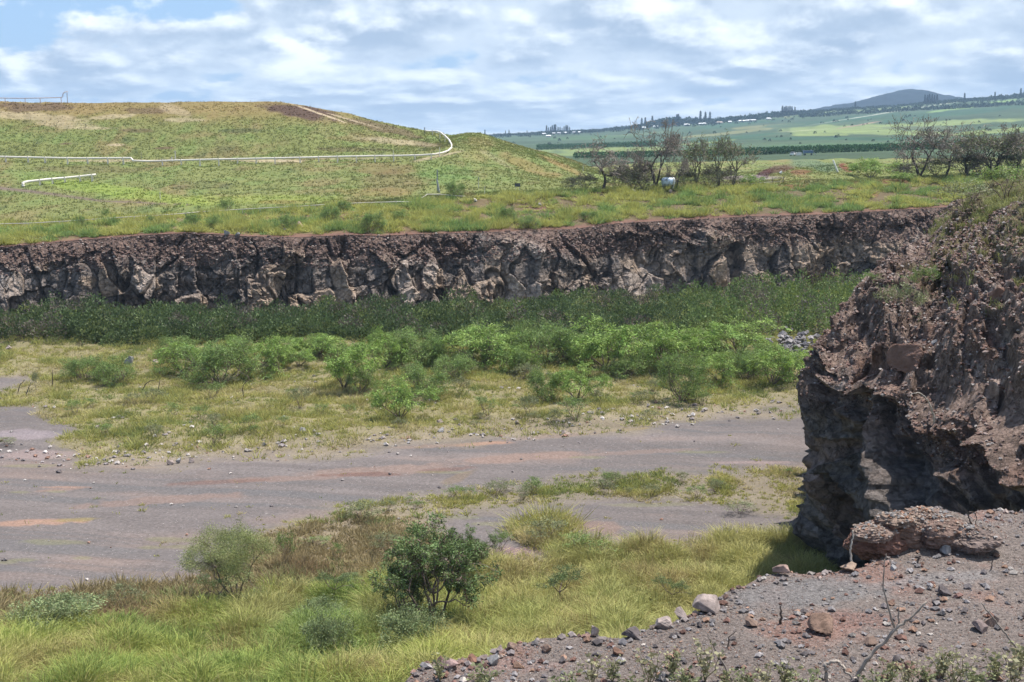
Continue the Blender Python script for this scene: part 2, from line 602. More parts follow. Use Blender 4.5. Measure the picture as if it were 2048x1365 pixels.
def hill_colour(P, PX, PY):
    x, y = P[..., 0], P[..., 1]
    n = fbm(x / 9, y / 14, 3, 5)[..., None]
    n2 = fbm(x / 4, y / 7, 33, 4)[..., None]
    C = np.array(G_MID) * (1 + 0.0 * n)
    C = C * (1 - sstep(n, 0.05, 0.4)) + np.array(G_OLI) * sstep(n, 0.05, 0.4)
    C = C * (1 - 0.6 * sstep(-n2, 0.1, 0.4)) + np.array(G_BRI) * 0.6 * sstep(-n2, 0.1, 0.4)
    C = C * (1 - 0.5 * sstep(n2, 0.30, 0.6)) + np.array(G_DARK) * 0.5 * sstep(n2, 0.30, 0.6)
    # crown of the hill is drier
    hi_ = sstep(-PY, -262, -215)[..., None] * 0.75
    C = C * (1 - hi_) + (np.array(RUST) * 0.55 + np.array(G_OLI) * 0.45) * hi_
    it = [(70, 215, 75, 11, 0, BROWNG, .8), (600, 224, 85, 14, 8, (0.085, 0.052, 0.04), .95), (770, 258, 90, 9, 14, BROWNG, .7), (300, 222, 50, 8, 0, BROWNG, .6),
          (60, 234, 120, 9, 4, STRAW, .5), (130, 250, 70, 6, 3, STRAW, .42), (350, 220, 36, 11, 20, STRAW, .42), (370, 240, 40, 5, 0, STRAW, .5), (230, 233, 60, 5, -5, STRAW, .5), (180, 257, 60, 3, 0, STRAW, .5),
          (640, 228, 70, 2.0, 19, STRAW, .9), (700, 240, 60, 1.8, 16, STRAW, .7), (800, 285, 90, 7, 6, STRAW, .45), (860, 290, 30, 6, 0, BROWNG, .5), (720, 300, 90, 5, 0, BROWNG, .45),
          (235, 322, 95, 3.0, 0, STRAW, .6), (540, 322, 100, 3.0, 0, STRAW, .7), (700, 318, 80, 2, 0, STRAW, .42), (870, 314, 60, 3, -12, STRAW, .6), (235, 290, 25, 3, 0, STRAW, .7), (330, 297, 25, 3, 0, BROWNG, .8),
          (280, 262, 40, 5, 0, BROWNG, .6), (130, 288, 16, 2, 0, BROWNG, .8), (480, 262, 50, 5, 0, G_DARK, .6), (180, 340, 120, 8, 0, BROWNG, .35), (400, 370, 70, 10, 0, BROWNG, .3),
          (640, 262, 90, 14, 0, G_BRI, .35), (90, 275, 110, 12, 0, G_BRI, .45), (430, 285, 130, 12, 0, G_BRI, .3),
          (900, 350, 65, 22, 0, (0.125, 0.20, 0.06), .6), (790, 362, 70, 26, 0, (0.16, 0.125, 0.06), .55), (740, 385, 90, 10, 0, RUST, .3), (770, 340, 70, 12, 0, (0.16, 0.10, 0.05), .5),
          (250, 385, 220, 14, 8, (0.20, 0.27, 0.05), .6), (500, 400, 200, 10, 0, (0.22, 0.26, 0.06), .6), (120, 398, 120, 10, 8, G_MID, .5), (330, 420, 160, 8, 0, G_BRI, .4),
          (600, 350, 100, 12, 0, G_BRI, .4), (80, 355, 60, 14, 0, G_BRI, .5), (560, 405, 60, 5, 0, RUST, .35),
          (1040, 288, 75, 3.2, 18, STRAW, .95), (1010, 281, 40, 1.6, 18, BROWNG, .9), (1090, 296, 70, 4, 19, BROWNG, .6), (960, 300, 26, 34, 20, G_YEL, .6), (990, 318, 50, 6, 30, STRAW, .25), (1060, 335, 70, 12, 22, RUST, .35), (1020, 360, 70, 10, 10, G_BRI, .3),
          (1120, 330, 60, 6, 24, RUST, .45)]
    C = paint(C, PX, PY, it)
    # dirt track in the lower left
    tr = interp(PX, [(-300, 352), (0, 377), (60, 383), (120, 391), (200, 402), (330, 408), (600, 420)])
    wd = interp(PX, [(-300, 5), (0, 4), (200, 2.2), (330, 0.8), (450, 0.0)])
    k = (np.exp(-((PY - tr) / np.maximum(wd, 0.1)) ** 2) * (wd > 0.3))[..., None] * 0.95
    C = C * (1 - k) + np.array((0.16, 0.115, 0.10)) * k
    # trampled berm strip above the cliff: yellow tufts on red-brown soil, denser to the left
    fence = interp(PX, [(-900, 460), (0, 450), (300, 434), (500, 424), (700, 412), (850, 402), (950, 396), (1100, 385), (1600, 372), (2200, 345)])
    k = sstep(PY + 3 * n2[..., 0], fence - 2, fence + 4)[..., None]
    berm = np.array(G_YEL) * 0.35 + np.array(SOIL) * 0.65
    berm = berm * (1 - sstep(n2, 0.0, 0.35)) + np.array((0.10, 0.15, 0.045)) * sstep(n2, 0.0, 0.35)
    rg = sstep(PX, 750, 1150)[..., None] * 0.6
    berm = berm * (1 - rg) + np.array((0.105, 0.085, 0.052)) * rg
    C = C * (1 - k) + berm * k
    C = paint(C, PX, PY, [(800, 416, 26, 6, 0, REDS, .9), (1090, 417, 32, 6, 0, SOIL, .9), (1600, 373, 60, 5, 0, REDS, .8), (1730, 380, 30, 10, 30, REDS, .7), (1790, 363, 40, 5, 0, REDS, .7), (1930, 358, 30, 7, 0, REDS, .8),
                          (1400, 400, 26, 5, 40, SOIL, .8), (1440, 385, 60, 4, 0, SOIL, .6), (1760, 425, 120, 3, -3, REDS, .8), (1530, 350, 26, 9, -30, (0.06, 0.03, 0.03), .95), (1560, 338, 40, 8, -10, (0.08, 0.035, 0.03), .8),
                          (1600, 345, 24, 5, 0, REDS, .7), (1690, 335, 18, 8, 30, REDS, .9), (1630, 330, 60, 12, 10, (0.10, 0.15, 0.09), .7), (1500, 356, 70, 5, 0, (0.24, 0.19, 0.19), .8)], seed=80)
    return C


a = A_COLS
Yg, Zg, TT = terrain(a, 0, 8, ROWS)
Xg = Yg * a[None, :]
nn = fbm(Xg / 7, Yg / 7, 1, 4) * 0.55 + fbm(Xg / 1.8, Yg / 1.8, 5, 3) * 0.16
nn *= sstep(TT, 0.0, 0.35)[:, None]
crest = (np.abs(TT - 6) < 0.6)[:, None]
nn = nn * np.where(crest, 0.6, 1.0)
# spoil mounds on the plateau to the right
for (mx, my, mY, r, h) in [(1600, 345, 272, 15, 1.7), (1690, 345, 285, 13, 1.6), (1545, 350, 262, 8, 1.0), (1750, 350, 300, 22, 1.5), (1900, 350, 300, 30, 1.2), (1490, 345, 300, 20, 0.8), (1640, 340, 300, 26, 1.5)]:
    c = at(mx, my, mY)
    d = np.hypot((Xg - c[0]) / r, (Yg - c[1]) / (r * 0.7))
    nn = nn + h * np.exp(-d ** 2 * 1.6) * (1 + 0.25 * fbm(Xg / 4, Yg / 4, 77, 3))
Zg = Zg + nn
# sides beyond the picture sink gently
HILL = np.stack([Xg, Yg, Zg], -1)
HPX, HPY = proj(HILL)
HC = hill_colour(HILL, HPX, HPY)
lipk = (1 - sstep(TT[:, None] + 0.12 * fbm(Xg / 3, Yg / 3, 6, 3), 0.06, 0.22))[..., None]
HC = HC * 0.92
HC = HC * (1 - lipk) + np.array(SOIL) * lipk
o = mk('hillside', HILL.reshape(-1, 3), grid_faces(*Xg.shape), M_hill, HC.reshape(-1, 3), smooth=True)
tag(o, kind='structure')


def far_colour(P, PX, PY):
    x, y = P[..., 0], P[..., 1]
    n = fbm(x / 120, y / 260, 21, 4)[..., None]
    base = np.array((0.062, 0.095, 0.052))
    C = base * (1 + 0.35 * n)
    # bands along the slope: (left x, right x, y at 1400, slope, half height, colour)
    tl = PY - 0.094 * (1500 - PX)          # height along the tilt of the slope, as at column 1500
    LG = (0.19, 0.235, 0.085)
    DG_SHADE = (0.040, 0.090, 0.050)  # dark vegetation, and cloud shadows painted into the field colour
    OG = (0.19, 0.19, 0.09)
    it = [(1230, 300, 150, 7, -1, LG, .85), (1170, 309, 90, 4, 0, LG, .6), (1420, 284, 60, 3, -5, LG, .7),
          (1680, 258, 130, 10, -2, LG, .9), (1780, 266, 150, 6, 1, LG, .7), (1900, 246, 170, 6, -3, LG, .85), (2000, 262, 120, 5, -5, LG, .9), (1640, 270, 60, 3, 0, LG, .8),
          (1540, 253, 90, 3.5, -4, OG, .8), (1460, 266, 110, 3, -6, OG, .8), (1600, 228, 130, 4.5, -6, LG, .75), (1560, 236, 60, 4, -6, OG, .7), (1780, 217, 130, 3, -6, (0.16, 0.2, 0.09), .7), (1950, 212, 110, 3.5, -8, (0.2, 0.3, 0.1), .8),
          (1480, 275, 90, 3.5, -6, DG_SHADE, .9), (1640, 278, 170, 4, 0, DG_SHADE, .8), (1850, 277, 130, 3.5, -2, DG_SHADE, .8), (1700, 290, 230, 4, -1, (0.07, 0.13, 0.06), .7), (1480, 247, 120, 6, -7, DG_SHADE, .75),
          (1650, 243, 140, 5, -6, DG_SHADE, .75), (1830, 256, 90, 3.5, 0, (0.11, 0.13, 0.07), .8), (1900, 228, 160, 6, -6, DG_SHADE, .8), (1760, 235, 120, 4, -6, DG_SHADE, .5), (1300, 284, 120, 4, -2, DG_SHADE, .6), (1180, 276, 110, 4, -2, (0.07, 0.13, 0.05), .6),
          (1290, 268, 90, 3, -5, (0.12, 0.16, 0.09), .6), (1700, 299, 230, 2.5, -1, (0.13, 0.25, 0.08), .7), (1250, 292, 120, 2.5, -1, DG_SHADE, .6),
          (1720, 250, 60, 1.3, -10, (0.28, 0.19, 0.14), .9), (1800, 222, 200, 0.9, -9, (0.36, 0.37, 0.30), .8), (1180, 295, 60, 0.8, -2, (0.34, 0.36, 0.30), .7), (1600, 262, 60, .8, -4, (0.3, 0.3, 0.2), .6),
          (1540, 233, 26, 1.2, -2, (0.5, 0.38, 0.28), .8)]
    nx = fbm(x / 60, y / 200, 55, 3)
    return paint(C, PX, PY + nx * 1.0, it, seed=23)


aF = np.concatenate([np.linspace(-0.75, -0.06, 100), np.linspace(-0.058, 0.42, 800), np.linspace(0.422, 0.75, 80)])
Yg, Zg, TT = terrain(aF, 8, 14, ROWS)
Xg = Yg * aF[None, :]
Zg = Zg + fbm(Xg / 160, Yg / 160, 8, 4) * np.clip((Yg - 430) / 400, 0, 1) * 1.6
FAR = np.stack([Xg, Yg, Zg], -1)
FPX, FPY = proj(FAR)
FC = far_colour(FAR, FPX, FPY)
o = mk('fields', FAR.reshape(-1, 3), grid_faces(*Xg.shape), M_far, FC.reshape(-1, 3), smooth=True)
tag(o, kind='structure')

# cinder cone and the wooded ridge behind the slope
cone_pts = [(900, 285), (1300, 268), (1420, 252), (1480, 245), (1540, 236), (1590, 226), (1640, 214), (1690, 206), (1730, 197), (1760, 188), (1785, 182), (1805, 180), (1830, 180), (1852, 185), (1872, 190), (1895, 194), (1930, 196), (2048, 191), (2300, 178), (3200, 150)]
aR = np.linspace(-0.1, 0.85, 700)
pxR = 1024 + aR * F
ridge = []
for k, (Yd, f) in enumerate([(4300, 0.0), (4600, 0.35), (4900, 0.7), (5200, 0.93), (5500, 1.0), (5900, 0.85), (6400, 0.3)]):
    py = interp(pxR, cone_pts)
    zt = at(pxR, py, 5500.0)[:, 2]
    z = -20 + (zt + 20) * f + fbm(aR * 60, np.full_like(aR, k * 3.0), 12, 4) * 8 * (f > 0.3)
    ridge.append(np.stack([aR * Yd, np.full_like(aR, Yd), z], -1))
ridge = np.array(ridge)
f8 = np.linspace(0, 6, 60)
k0 = np.minimum(f8.astype(int), 5)
ff = (f8 - k0)[:, None, None]
ridge = ridge[k0] * (1 - ff) + ridge[k0 + 1] * ff
ridge[..., 2] += fbm(ridge[..., 0] / 30, ridge[..., 1] / 30, 9, 3) * 5.0
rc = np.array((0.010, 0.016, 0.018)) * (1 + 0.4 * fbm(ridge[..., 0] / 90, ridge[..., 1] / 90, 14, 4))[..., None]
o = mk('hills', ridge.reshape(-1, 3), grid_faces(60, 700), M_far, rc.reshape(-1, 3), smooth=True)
tag(o, kind='structure')

# wide ground sheet under everything, out to the horizon
r_ = np.array([0, 60, 200, 600, 2000, 4500, 5400, 6800.0])
th = np.linspace(0, 2 * pi, 73)
V = np.array([(r * cos(t), r * sin(t), -14.0 if r < 5500 else -30.0) for r in r_ for t in th])
V[:, 2] -= np.where(np.hypot(V[:, 0], V[:, 1]) < 1000, 0, 2)
o = mk('ground', V, grid_faces(len(r_), 73), M_far, np.tile((0.10, 0.14, 0.06), (len(V), 1)))
tag(o, kind='structure')


# ------------------------------------------------------------------ quarry floor
def zf(x, y):
    x = np.asarray(x, float)
    y = np.asarray(y, float)
    z = fbm(x / 14, y / 14, 61, 3) * 0.35 + fbm(x / 3, y / 3, 62, 3) * 0.08
    # ground banks up towards the camera's rim
    t = np.clip((72 - y + 0.10 * x) / 32, 0, 1.6)
    z = z + 7.0 * t * t * (1 - 0.2 * t)
    z = z + 0.7 * sstep(y, 88, 102) * fbm(x / 8, y / 8, 64, 4)
    # meadow sits on a slightly raised, hummocky fill
    z = z + sstep(y, 122, 150) * (0.9 + 0.6 * fbm(x / 10, y / 10, 63, 3))
    return z


def hit_floor(px, py):
    z = 0.0
    for _ in range(30):
        p = on_plane(px, py, z)
        z = 0.5 * z + 0.5 * float(zf(p[0], p[1]))
    return p


POLY_MEADOW = [(-900, 690), (2300, 540), (2300, 800), (1700, 818), (1600, 826), (1450, 838), (1300, 850), (1150, 868), (950, 885), (800, 893), (600, 912), (400, 924), (250, 937), (130, 940), (160, 890), (120, 842), (30, 812), (-100, 806), (-900, 800)]
POLY_BARE1 = [(-900, 745), (0, 748), (95, 752), (60, 772), (0, 790), (-900, 800)]
POLY_STRIP = [(610, 1040), (640, 1012), (760, 1000), (900, 985), (1050, 975), (1250, 957), (1400, 946), (1800, 928), (1800, 1000), (1560, 1030), (1400, 1000), (1250, 992), (1100, 1004), (1000, 1016), (850, 1045), (900, 1080), (760, 1110), (640, 1100), (540, 1060)]
POLY_BROWN = [(380, 1160), (540, 1085), (700, 1030), (860, 1040), (900, 1090), (860, 1130), (700, 1190), (560, 1185), (480, 1225), (350, 1262), (150, 1275), (0, 1255), (-500, 1270), (-500, 1190), (0, 1195), (150, 1175), (300, 1165)]
POLY_TALL = [(-900, 1290), (0, 1258), (250, 1264), (380, 1232), (520, 1192), (700, 1190), (800, 1172), (920, 1150), (1000, 1122), (1150, 1095), (1300, 1085), (1560, 1075), (2100, 1060), (2100, 2600), (-900, 2600)]
POLY_CLUMP = [(1000, 1075), (1040, 1045), (1110, 1040), (1150, 1065), (1130, 1092), (1060, 1095)]


def soft(qx, qy, poly, sx, sy):
    """share of slightly shifted looks that fall inside: a ragged, soft-edged cover"""
    t = 0.0
    for ox, oy in ((0, 0), (1, .4), (-1, -.4), (.5, -1), (-.5, 1), (1.7, 1.2), (-1.7, -1.2), (0, 1.9), (0, -1.9)):
        t = t + pip(qx + ox * sx, qy + oy * sy, poly)
    return t / 9.0


def masks(P):
    PX, PY = proj(P)
    x, y = P[..., 0], P[..., 1]
    jx = fbm(x / 5, y / 5, 70, 5) * 90
    jy = fbm(x / 5 + 30, y / 5, 71, 5) * 20
    qx, qy = PX + jx, PY + jy
    me_ = soft(qx, qy, POLY_MEADOW, 22, 6) * (1 - soft(qx, qy, POLY_BARE1, 20, 4))
    return (PX, PY, me_, soft(qx, qy, POLY_STRIP, 24, 6), soft(qx, qy, POLY_BROWN, 24, 7), soft(qx, PY + jy * 0.8, POLY_TALL, 14, 5),
            soft(qx * 0.5 + PX * 0.5, qy, POLY_CLUMP, 8, 5))


GRAV = np.array((0.132, 0.114, 0.110))


def floor_colour(P):
    PX, PY, me_, st, br, ta, cl = masks(P)
    x, y = P[..., 0], P[..., 1]
    n = fbm(x / 12, y / 5, 73, 5)[..., None]
    n2 = fbm(x / 3, y / 2.0, 74, 4)[..., None]
    C = GRAV * (1 + 0.16 * n + 0.10 * n2)
    k = sstep(n, 0.05, 0.5) * 0.5
    C = C * (1 - k) + np.array((0.185, 0.135, 0.115)) * k
    rut = fbm((x - 0.2 * y) / 40, (y + 0.16 * x) / 1.1, 75, 4)[..., None]
    C = C * (1 + 0.34 * rut)
    k = sstep(-rut, 0.05, 0.4) * 0.5
    C = C * (1 - k) + np.array((0.125, 0.122, 0.126)) * k
    ORG = (0.29, 0.175, 0.125)
    DRK = (0.135, 0.078, 0.064)
    PNK = (0.205, 0.145, 0.122)
    it = [(60, 1045, 125, 7, -2, ORG, .7), (150, 1040, 60, 4, -3, (0.2, 0.16, 0.06), .6), (960, 888, 70, 4, -3, ORG, .8), (850, 893, 90, 4, -3, PNK, .7), (1150, 868, 160, 5, -5, PNK, .6), (1250, 860, 60, 3, -5, (0.22, 0.16, 0.05), .8),
          (1050, 915, 170, 9, -4, PNK, .85), (760, 940, 170, 10, -3, PNK, .7), (560, 958, 160, 6, -2, (0.19, 0.135, 0.115), .7), (720, 950, 90, 5, -1, DRK, .75), (890, 940, 70, 5, -4, DRK, .6), (920, 955, 40, 8, -20, (0.16, 0.115, 0.075), .5),
          (430, 965, 110, 4, -3, DRK, .55), (330, 1000, 190, 9, -4, (0.19, 0.135, 0.115), .7), (120, 980, 60, 3, -3, ORG, .35), (620, 1085, 60, 9, 0, PNK, .4), (1280, 905, 120, 5, -3, PNK, .5), (1500, 925, 100, 3, 0, (0.26, 0.19, 0.18), .5),
          (300, 925, 120, 6, -3, (0.26, 0.20, 0.17), .5), (1190, 1055, 70, 16, 10, (0.2, 0.135, 0.11), .6), (1000, 1110, 120, 16, -8, (0.20, 0.135, 0.135), .9), (50, 870, 80, 12, 0, (0.23, 0.19, 0.2), .7), (80, 910, 100, 10, 0, (0.27, 0.20, 0.19), .5),
          (270, 935, 50, 3, 0, ORG, .3), (130, 975, 60, 2, 0, ORG, .6)]
    C = paint(C, PX, PY, it, seed=90)
    # low green weeds lying on the gravel
    wd = [(340, 1080, 60, 6, 3), (365, 1094, 45, 4, 0), (300, 1096, 30, 4, 0), (400, 1098, 24, 4, 0), (115, 983, 26, 3, 0), (40, 985, 26, 3, 0), (110, 1085, 70, 6, 0), (50, 1120, 36, 4, 0), (10, 1125, 30, 5, 0), (165, 1117, 24, 4, 0),
          (1400, 905, 60, 3, 0), (880, 945, 60, 3, 0), (1180, 915, 40, 3, 0), (960, 1010, 60, 5, -4), (1080, 995, 80, 6, -3), (930, 1035, 40, 4, 0), (980, 1048, 40, 4, 0), (620, 1040, 50, 5, 0), (1300, 1010, 90, 5, 0), (650, 1130, 40, 6, 0), (60, 932, 60, 4, 0)]
    C = paint(C, PX, PY, [(a_, b_, c_, d_, e_, (0.165, 0.165, 0.075), .35) for a_, b_, c_, d_, e_ in wd], seed=94)

    def mixc(C, m, col, s):
        k_ = (m * s)[..., None]
        return C * (1 - k_) + np.array(col) * k_
    soilm = np.array((0.205, 0.165, 0.135)) * (1 + 0.2 * n2)
    gy = np.array((0.185, 0.165, 0.070)) * (1 + 0.25 * n2)
    lowedge = interp(PX, [(-900, 800), (130, 935), (600, 905), (950, 880), (1300, 845), (1700, 815)])
    dens = sstep(lowedge - PY, 0, 60) * 0.45 + 0.25
    gcol = soilm * (1 - dens[..., None]) + gy * dens[..., None]
    C = C + (gcol - C) * me_[..., None]
    C = C + (soilm * 0.65 + gy * 0.35 - C) * st[..., None] * 0.75
    C = C + (np.array((0.21, 0.165, 0.105)) * (1 + 0.3 * n2) - C) * br[..., None]
    C = C + (np.array((0.12, 0.105, 0.05)) * (1 + 0.2 * n2) - C) * ta[..., None]
    C = paint(C, PX, PY, [(260, 1240, 150, 18, -4, (0.20, 0.10, 0.065), .8), (620, 1140, 60, 16, -10, (0.20, 0.11, 0.06), .6)], seed=97)
    return C


ys = np.concatenate([np.linspace(22, 40, 14), np.linspace(40.5, 260, 820) ** 1.0])
ys = np.unique(np.concatenate([np.linspace(20, 45, 20), 45 * (255 / 45.0) ** np.linspace(0, 1, 760)]))
af = np.linspace(-0.75, 0.75, 1000)
Yg, Ag = np.meshgrid(ys, af, indexing='ij')
Xg = Yg * Ag
Zg = zf(Xg, Yg)
FLOOR = np.stack([Xg, Yg, Zg], -1)
FLC = floor_colour(FLOOR)
o = mk('quarry_floor', FLOOR.reshape(-1, 3), grid_faces(*Xg.shape), M_floor, FLC.reshape(-1, 3), smooth=True)
tag(o, kind='structure')

# ------------------------------------------------------------------ far quarry wall
NU, NV = 1500, 120
pxw = np.linspace(-420, 2250, NU)
Yb = base_Y(pxw)
bx = np.interp(np.arange(NU), np.arange(NU), on_plane(pxw, interp(pxw, [(-900, 652), (0, 650), (400, 646), (700, 641), (1000, 624), (1300, 606), (1700, 592), (2000, 582), (2600, 575)]), 0.0)[:, 0])
aw = bx / Yb
ztop = np.interp(aw, L[0][0], L[0][2])
Ytop = np.interp(aw, L[0][0], L[0][1])
v = np.linspace(0, 1, NV)[:, None]
uu = np.cumsum(np.hypot(np.gradient(bx), np.gradient(Yb)))[None, :]
# profile: near vertical rock below, rubble apron sloping back above
brk = 0.74 + 0.26 * fbm(uu / 11, uu * 0, 101, 3)
vv = np.broadcast_to(v, (NV, NU))
brk = np.clip(brk, 0.5, 0.93)
hz_ = np.where(vv < brk, vv / brk * 3.7, 3.7 + (vv - brk) / (1 - brk) * 2.3)
zz_ = vv * ztop[None, :]
Yw = Yb[None, :] + hz_
zz0 = zz_ * 1.0
U = np.broadcast_to(uu, (NV, NU)) + fbm(uu / 3 + zz0 / 5, zz0 / 3, 103, 3) * 0.9
Wv = zz0 + fbm(uu / 3, zz0 / 3 + 9, 104, 3) * 1.2
f1, e1, h1 = facets(U / 6.2, Wv / 14.0, 110, 1.0)
f2, e2, h2 = facets(U / 2.9, Wv / 4.2, 111, 0.9)
f3, e3, h3 = facets(U / 0.95, Wv / 1.0, 112, 0.8)
f4, e4, h4 = facets(U / 0.42, Wv / 0.40, 113, 0.7)
rub = sstep(vv, brk - 0.08, brk + 0.08)
chunky = sstep(fbm(uu / 6, zz0 / 5, 120, 3), -0.15, 0.25)
nd = (f1 * 1.0 + f2 * 0.75) * (1 - 0.6 * rub) + f3 * (0.12 + 0.30 * chunky) + f4 * (0.05 + 0.13 * np.maximum(rub, chunky))
nd = nd - 0.35 * (1 - sstep(e1, 0, 0.05)) - 0.25 * (1 - sstep(e2, 0, 0.07)) * (1 - 0.6 * rub)
gull = fbm(uu / 2.2, uu * 0 + 4, 122, 3)
nd = nd + gull * 0.6 + 1.6 * fbm(U / 9.0, zz0 / 30, 123, 2)
nd = nd - 1.1 * (1 - sstep(np.abs(fbm(U / 6.5, zz0 / 18, 124, 2)), 0.0, 0.06))
nd = nd * sstep(1 - vv, 0.0, 0.10)
Yw = Yw - nd * 0.97
Xw = np.broadcast_to(aw[None, :] * Ytop[None, :], (NV, NU)) * hz_ / 6.0 + bx[None, :] * (1 - hz_ / 6.0) + nd * 0.25
lipn = fbm(uu / 4, uu * 0, 105, 4) * 0.5 * sstep(vv, 0.85, 1.0)
zz_ = zz_ + lipn * 0.0
WALL = np.stack([Xw, Yw, zz_], -1)
WALL[0, :, 2] = -1.5
WPX, WPY = proj(WALL)
g = np.array((0.172, 0.143, 0.128))
tan_ = np.array((0.38, 0.285, 0.215))
pale = np.array((0.45, 0.375, 0.33))
brn = np.array((0.165, 0.112, 0.092))
h2_, h3_, h4_, h1_ = h2[..., None], h3[..., None], h4[..., None], h1[..., None]
C = g * (0.75 + 0.5 * h3_)
k = sstep(h2_ + 0.25 * fbm(U / 2, Wv / 2, 130, 3)[..., None], 0.45, 0.8) * 0.85
C = C * (1 - k) + tan_ * (0.75 + 0.4 * h3_) * k
k = sstep(h2_ * 0.4 + h1_ * 0.6, 0.78, 0.88) * 0.7
C = C * (1 - k) + pale * k
k = (rub * (0.85 + 0.15 * h4))[..., None]
brc = brn * (0.75 + 0.5 * h4_) * (1 + 0.2 * fbm(U / 5, Wv / 5, 133, 3)[..., None])
C = C * (1 - k) + brc * k
C = paint(C, WPX, WPY, [(1275, 570, 60, 26, 0, pale, .6), (1290, 530, 12, 40, -20, pale, .6), (365, 590, 40, 38, 20, (0.27, 0.22, 0.19), .7), (20, 580, 26, 40, 0, pale, .5), (700, 595, 45, 28, 30, tan_, .5), (1610, 540, 45, 30, 0, tan_, .5),
                        (1540, 555, 25, 25, 0, tan_, .5), (175, 565, 20, 14, 0, tan_, .8), (650, 600, 14, 20, 0, tan_, .7), (960, 500, 30, 40, 0, (0.15, 0.13, 0.12), .8), (1340, 520, 60, 40, 10, tan_, .5), (1480, 500, 50, 34, 0, tan_, .45), (1700, 500, 60, 34, 0, tan_, .5), (1660, 560, 50, 22, 0, (0.30, 0.2, 0.16), .6), (1130, 560, 60, 24, 0, tan_, .4), (860, 570, 50, 26, 10, tan_, .4), (480, 560, 50, 20, 0, (0.28, 0.22, 0.19), .5), (250, 560, 40, 26, 0, tan_, .35)], seed=140)
o = mk('cliff', WALL.reshape(-1, 3), grid_faces(NV, NU), M_rock, C.reshape(-1, 3))
tag(o, kind='structure')

# ------------------------------------------------------------------ near buttress on the right
# lip line in plan (picture column, distance, height of the rock lip)
lip = [(1790, 112, 14.8), (1725, 92, 14.3), (1685, 78, 14.0), (1630, 70, 14.0), (1628, 66, 14.0), (1680, 63.5, 14.2), (1740, 61.0, 13.8), (1800, 58.5, 13.6), (1880, 56, 13.6), (1960, 53.5, 13.8), (2048, 51, 14.0), (2200, 48, 14.2), (2500, 45, 14.5)]
lp = []
for (px, Yd, z) in lip:
    py = 682.5 - F * tan(math.atan(-(H - z) / Yd) + PITCH)
    lp.append(at(px, py, Yd))
lp = np.array(lp)
NB = 1100
s = np.concatenate([[0], np.cumsum(np.linalg.norm(np.diff(lp[:, :2], axis=0), axis=1))])
su = np.linspace(0, s[-1], NB)
LP = np.stack([np.interp(su, s, lp[:, k]) for k in range(3)], -1)
for k in range(2):
    ker = np.hanning(41)
    ker /= ker.sum()
    LP[:, k] = np.convolve(np.pad(LP[:, k], 20, mode='edge'), ker, 'valid')
T = np.gradient(LP[:, :2], axis=0)
T /= np.linalg.norm(T, axis=1)[:, None]
NRM = np.stack([T[:, 1], -T[:, 0]], -1)          # pointing out, to the quarry
if NRM[NB // 2, 1] > 0:
    NRM = -NRM
NW, NS = 300, 330
tw = np.linspace(0, 1, NW)[:, None]              # 0 foot .. 1 lip
zl = LP[:, 2][None, :]
zfoot = -1.0
zw = zfoot + (zl - zfoot) * tw
# batter profile: foot flares out, belly at mid height, undercut below
prof = interp(tw[:, 0], [(0, 7.2), (0.10, 5.8), (0.2, 4.3), (0.3, 2.4), (0.42, 1.3), (0.55, 0.55), (0.66, 0.35), (0.76, 0.8), (0.86, 1.3), (0.95, 1.2), (1.0, 0.6)])[:, None]
prof2 = interp(tw[:, 0], [(0, 10.0), (0.3, 8.0), (0.5, 6.4), (0.62, 5.0), (0.8, 2.5), (1.0, 0.0)])[:, None]
kr = sstep(su, s[4], s[7])[None, :]
prof = prof * (1 - kr) + prof2 * kr
DX = NRM[:, 0][None, :] * (1 - kr) + 0.12 * kr
DY = NRM[:, 1][None, :] * (1 - kr) - 0.99 * kr
XW = LP[:, 0][None, :] + DX * prof
YW = LP[:, 1][None, :] + DY * prof
# rubble slope above the lip
ts = np.linspace(0, 1, NS + 1)[1:, None]
ss_ = ts * 30.0
ind = np.stack([np.interp(su, [0, s[3], s[6], s[9], s[-1]], [0.95, 0.90, 0.62, 0.35, 0.15]), np.interp(su, [0, s[3], s[6], s[9], s[-1]], [0.3, 0.44, 0.78, 0.94, 0.99])], -1)
XS = LP[:, 0][None, :] + ind[:, 0][None, :] * ss_
YS = LP[:, 1][None, :] + ind[:, 1][None, :] * ss_
rise = interp(ss_[:, 0], [(0, 0), (1.0, 1.1), (4, 3.9), (8, 6.0), (14, 8.0), (20, 8.6), (30, 8.8)])[:, None]
ZS = zl + rise
BX = np.vstack([XW, XS])
BY = np.vstack([YW, YS])
BZ = np.vstack([np.broadcast_to(zw, (NW, NB)), ZS])
U = np.broadcast_to(su[None, :], BX.shape)
Wd = np.vstack([np.broadcast_to(zw, (NW, NB)), np.broadcast_to(zl + ss_ * 1.25, (NS, NB))])
isS = np.vstack([np.zeros((NW, NB)), np.ones((NS, NB))])
Uw = U + fbm(U / 2, Wd / 2, 203, 3) * 1.1
Ww = Wd + fbm(U / 2 + 7, Wd / 2, 204, 3) * 0.9
f1, e1, h1 = facets(Uw / 3.6 + Ww * 0.06, Ww / 6.5, 210, 0.9)
f2, e2, h2 = facets(Uw / 1.5, Ww / 2.2, 211, 0.9)
f3, e3, h3 = facets(Uw / 0.55, Ww / 0.62, 212, 0.8)
f4, e4, h4 = facets(Uw / 0.24, Ww / 0.22, 213, 0.7)
f5, e5, h5 = facets(Uw / 0.95, Ww / 0.85, 214, 0.5)
rub = sstep(Wd + 1.6 * fbm(U / 3, Wd / 4, 220, 3) - zl, -2.6, 0.4)
col_ = fbm(U / 2.2, Wd / 9, 221, 2)
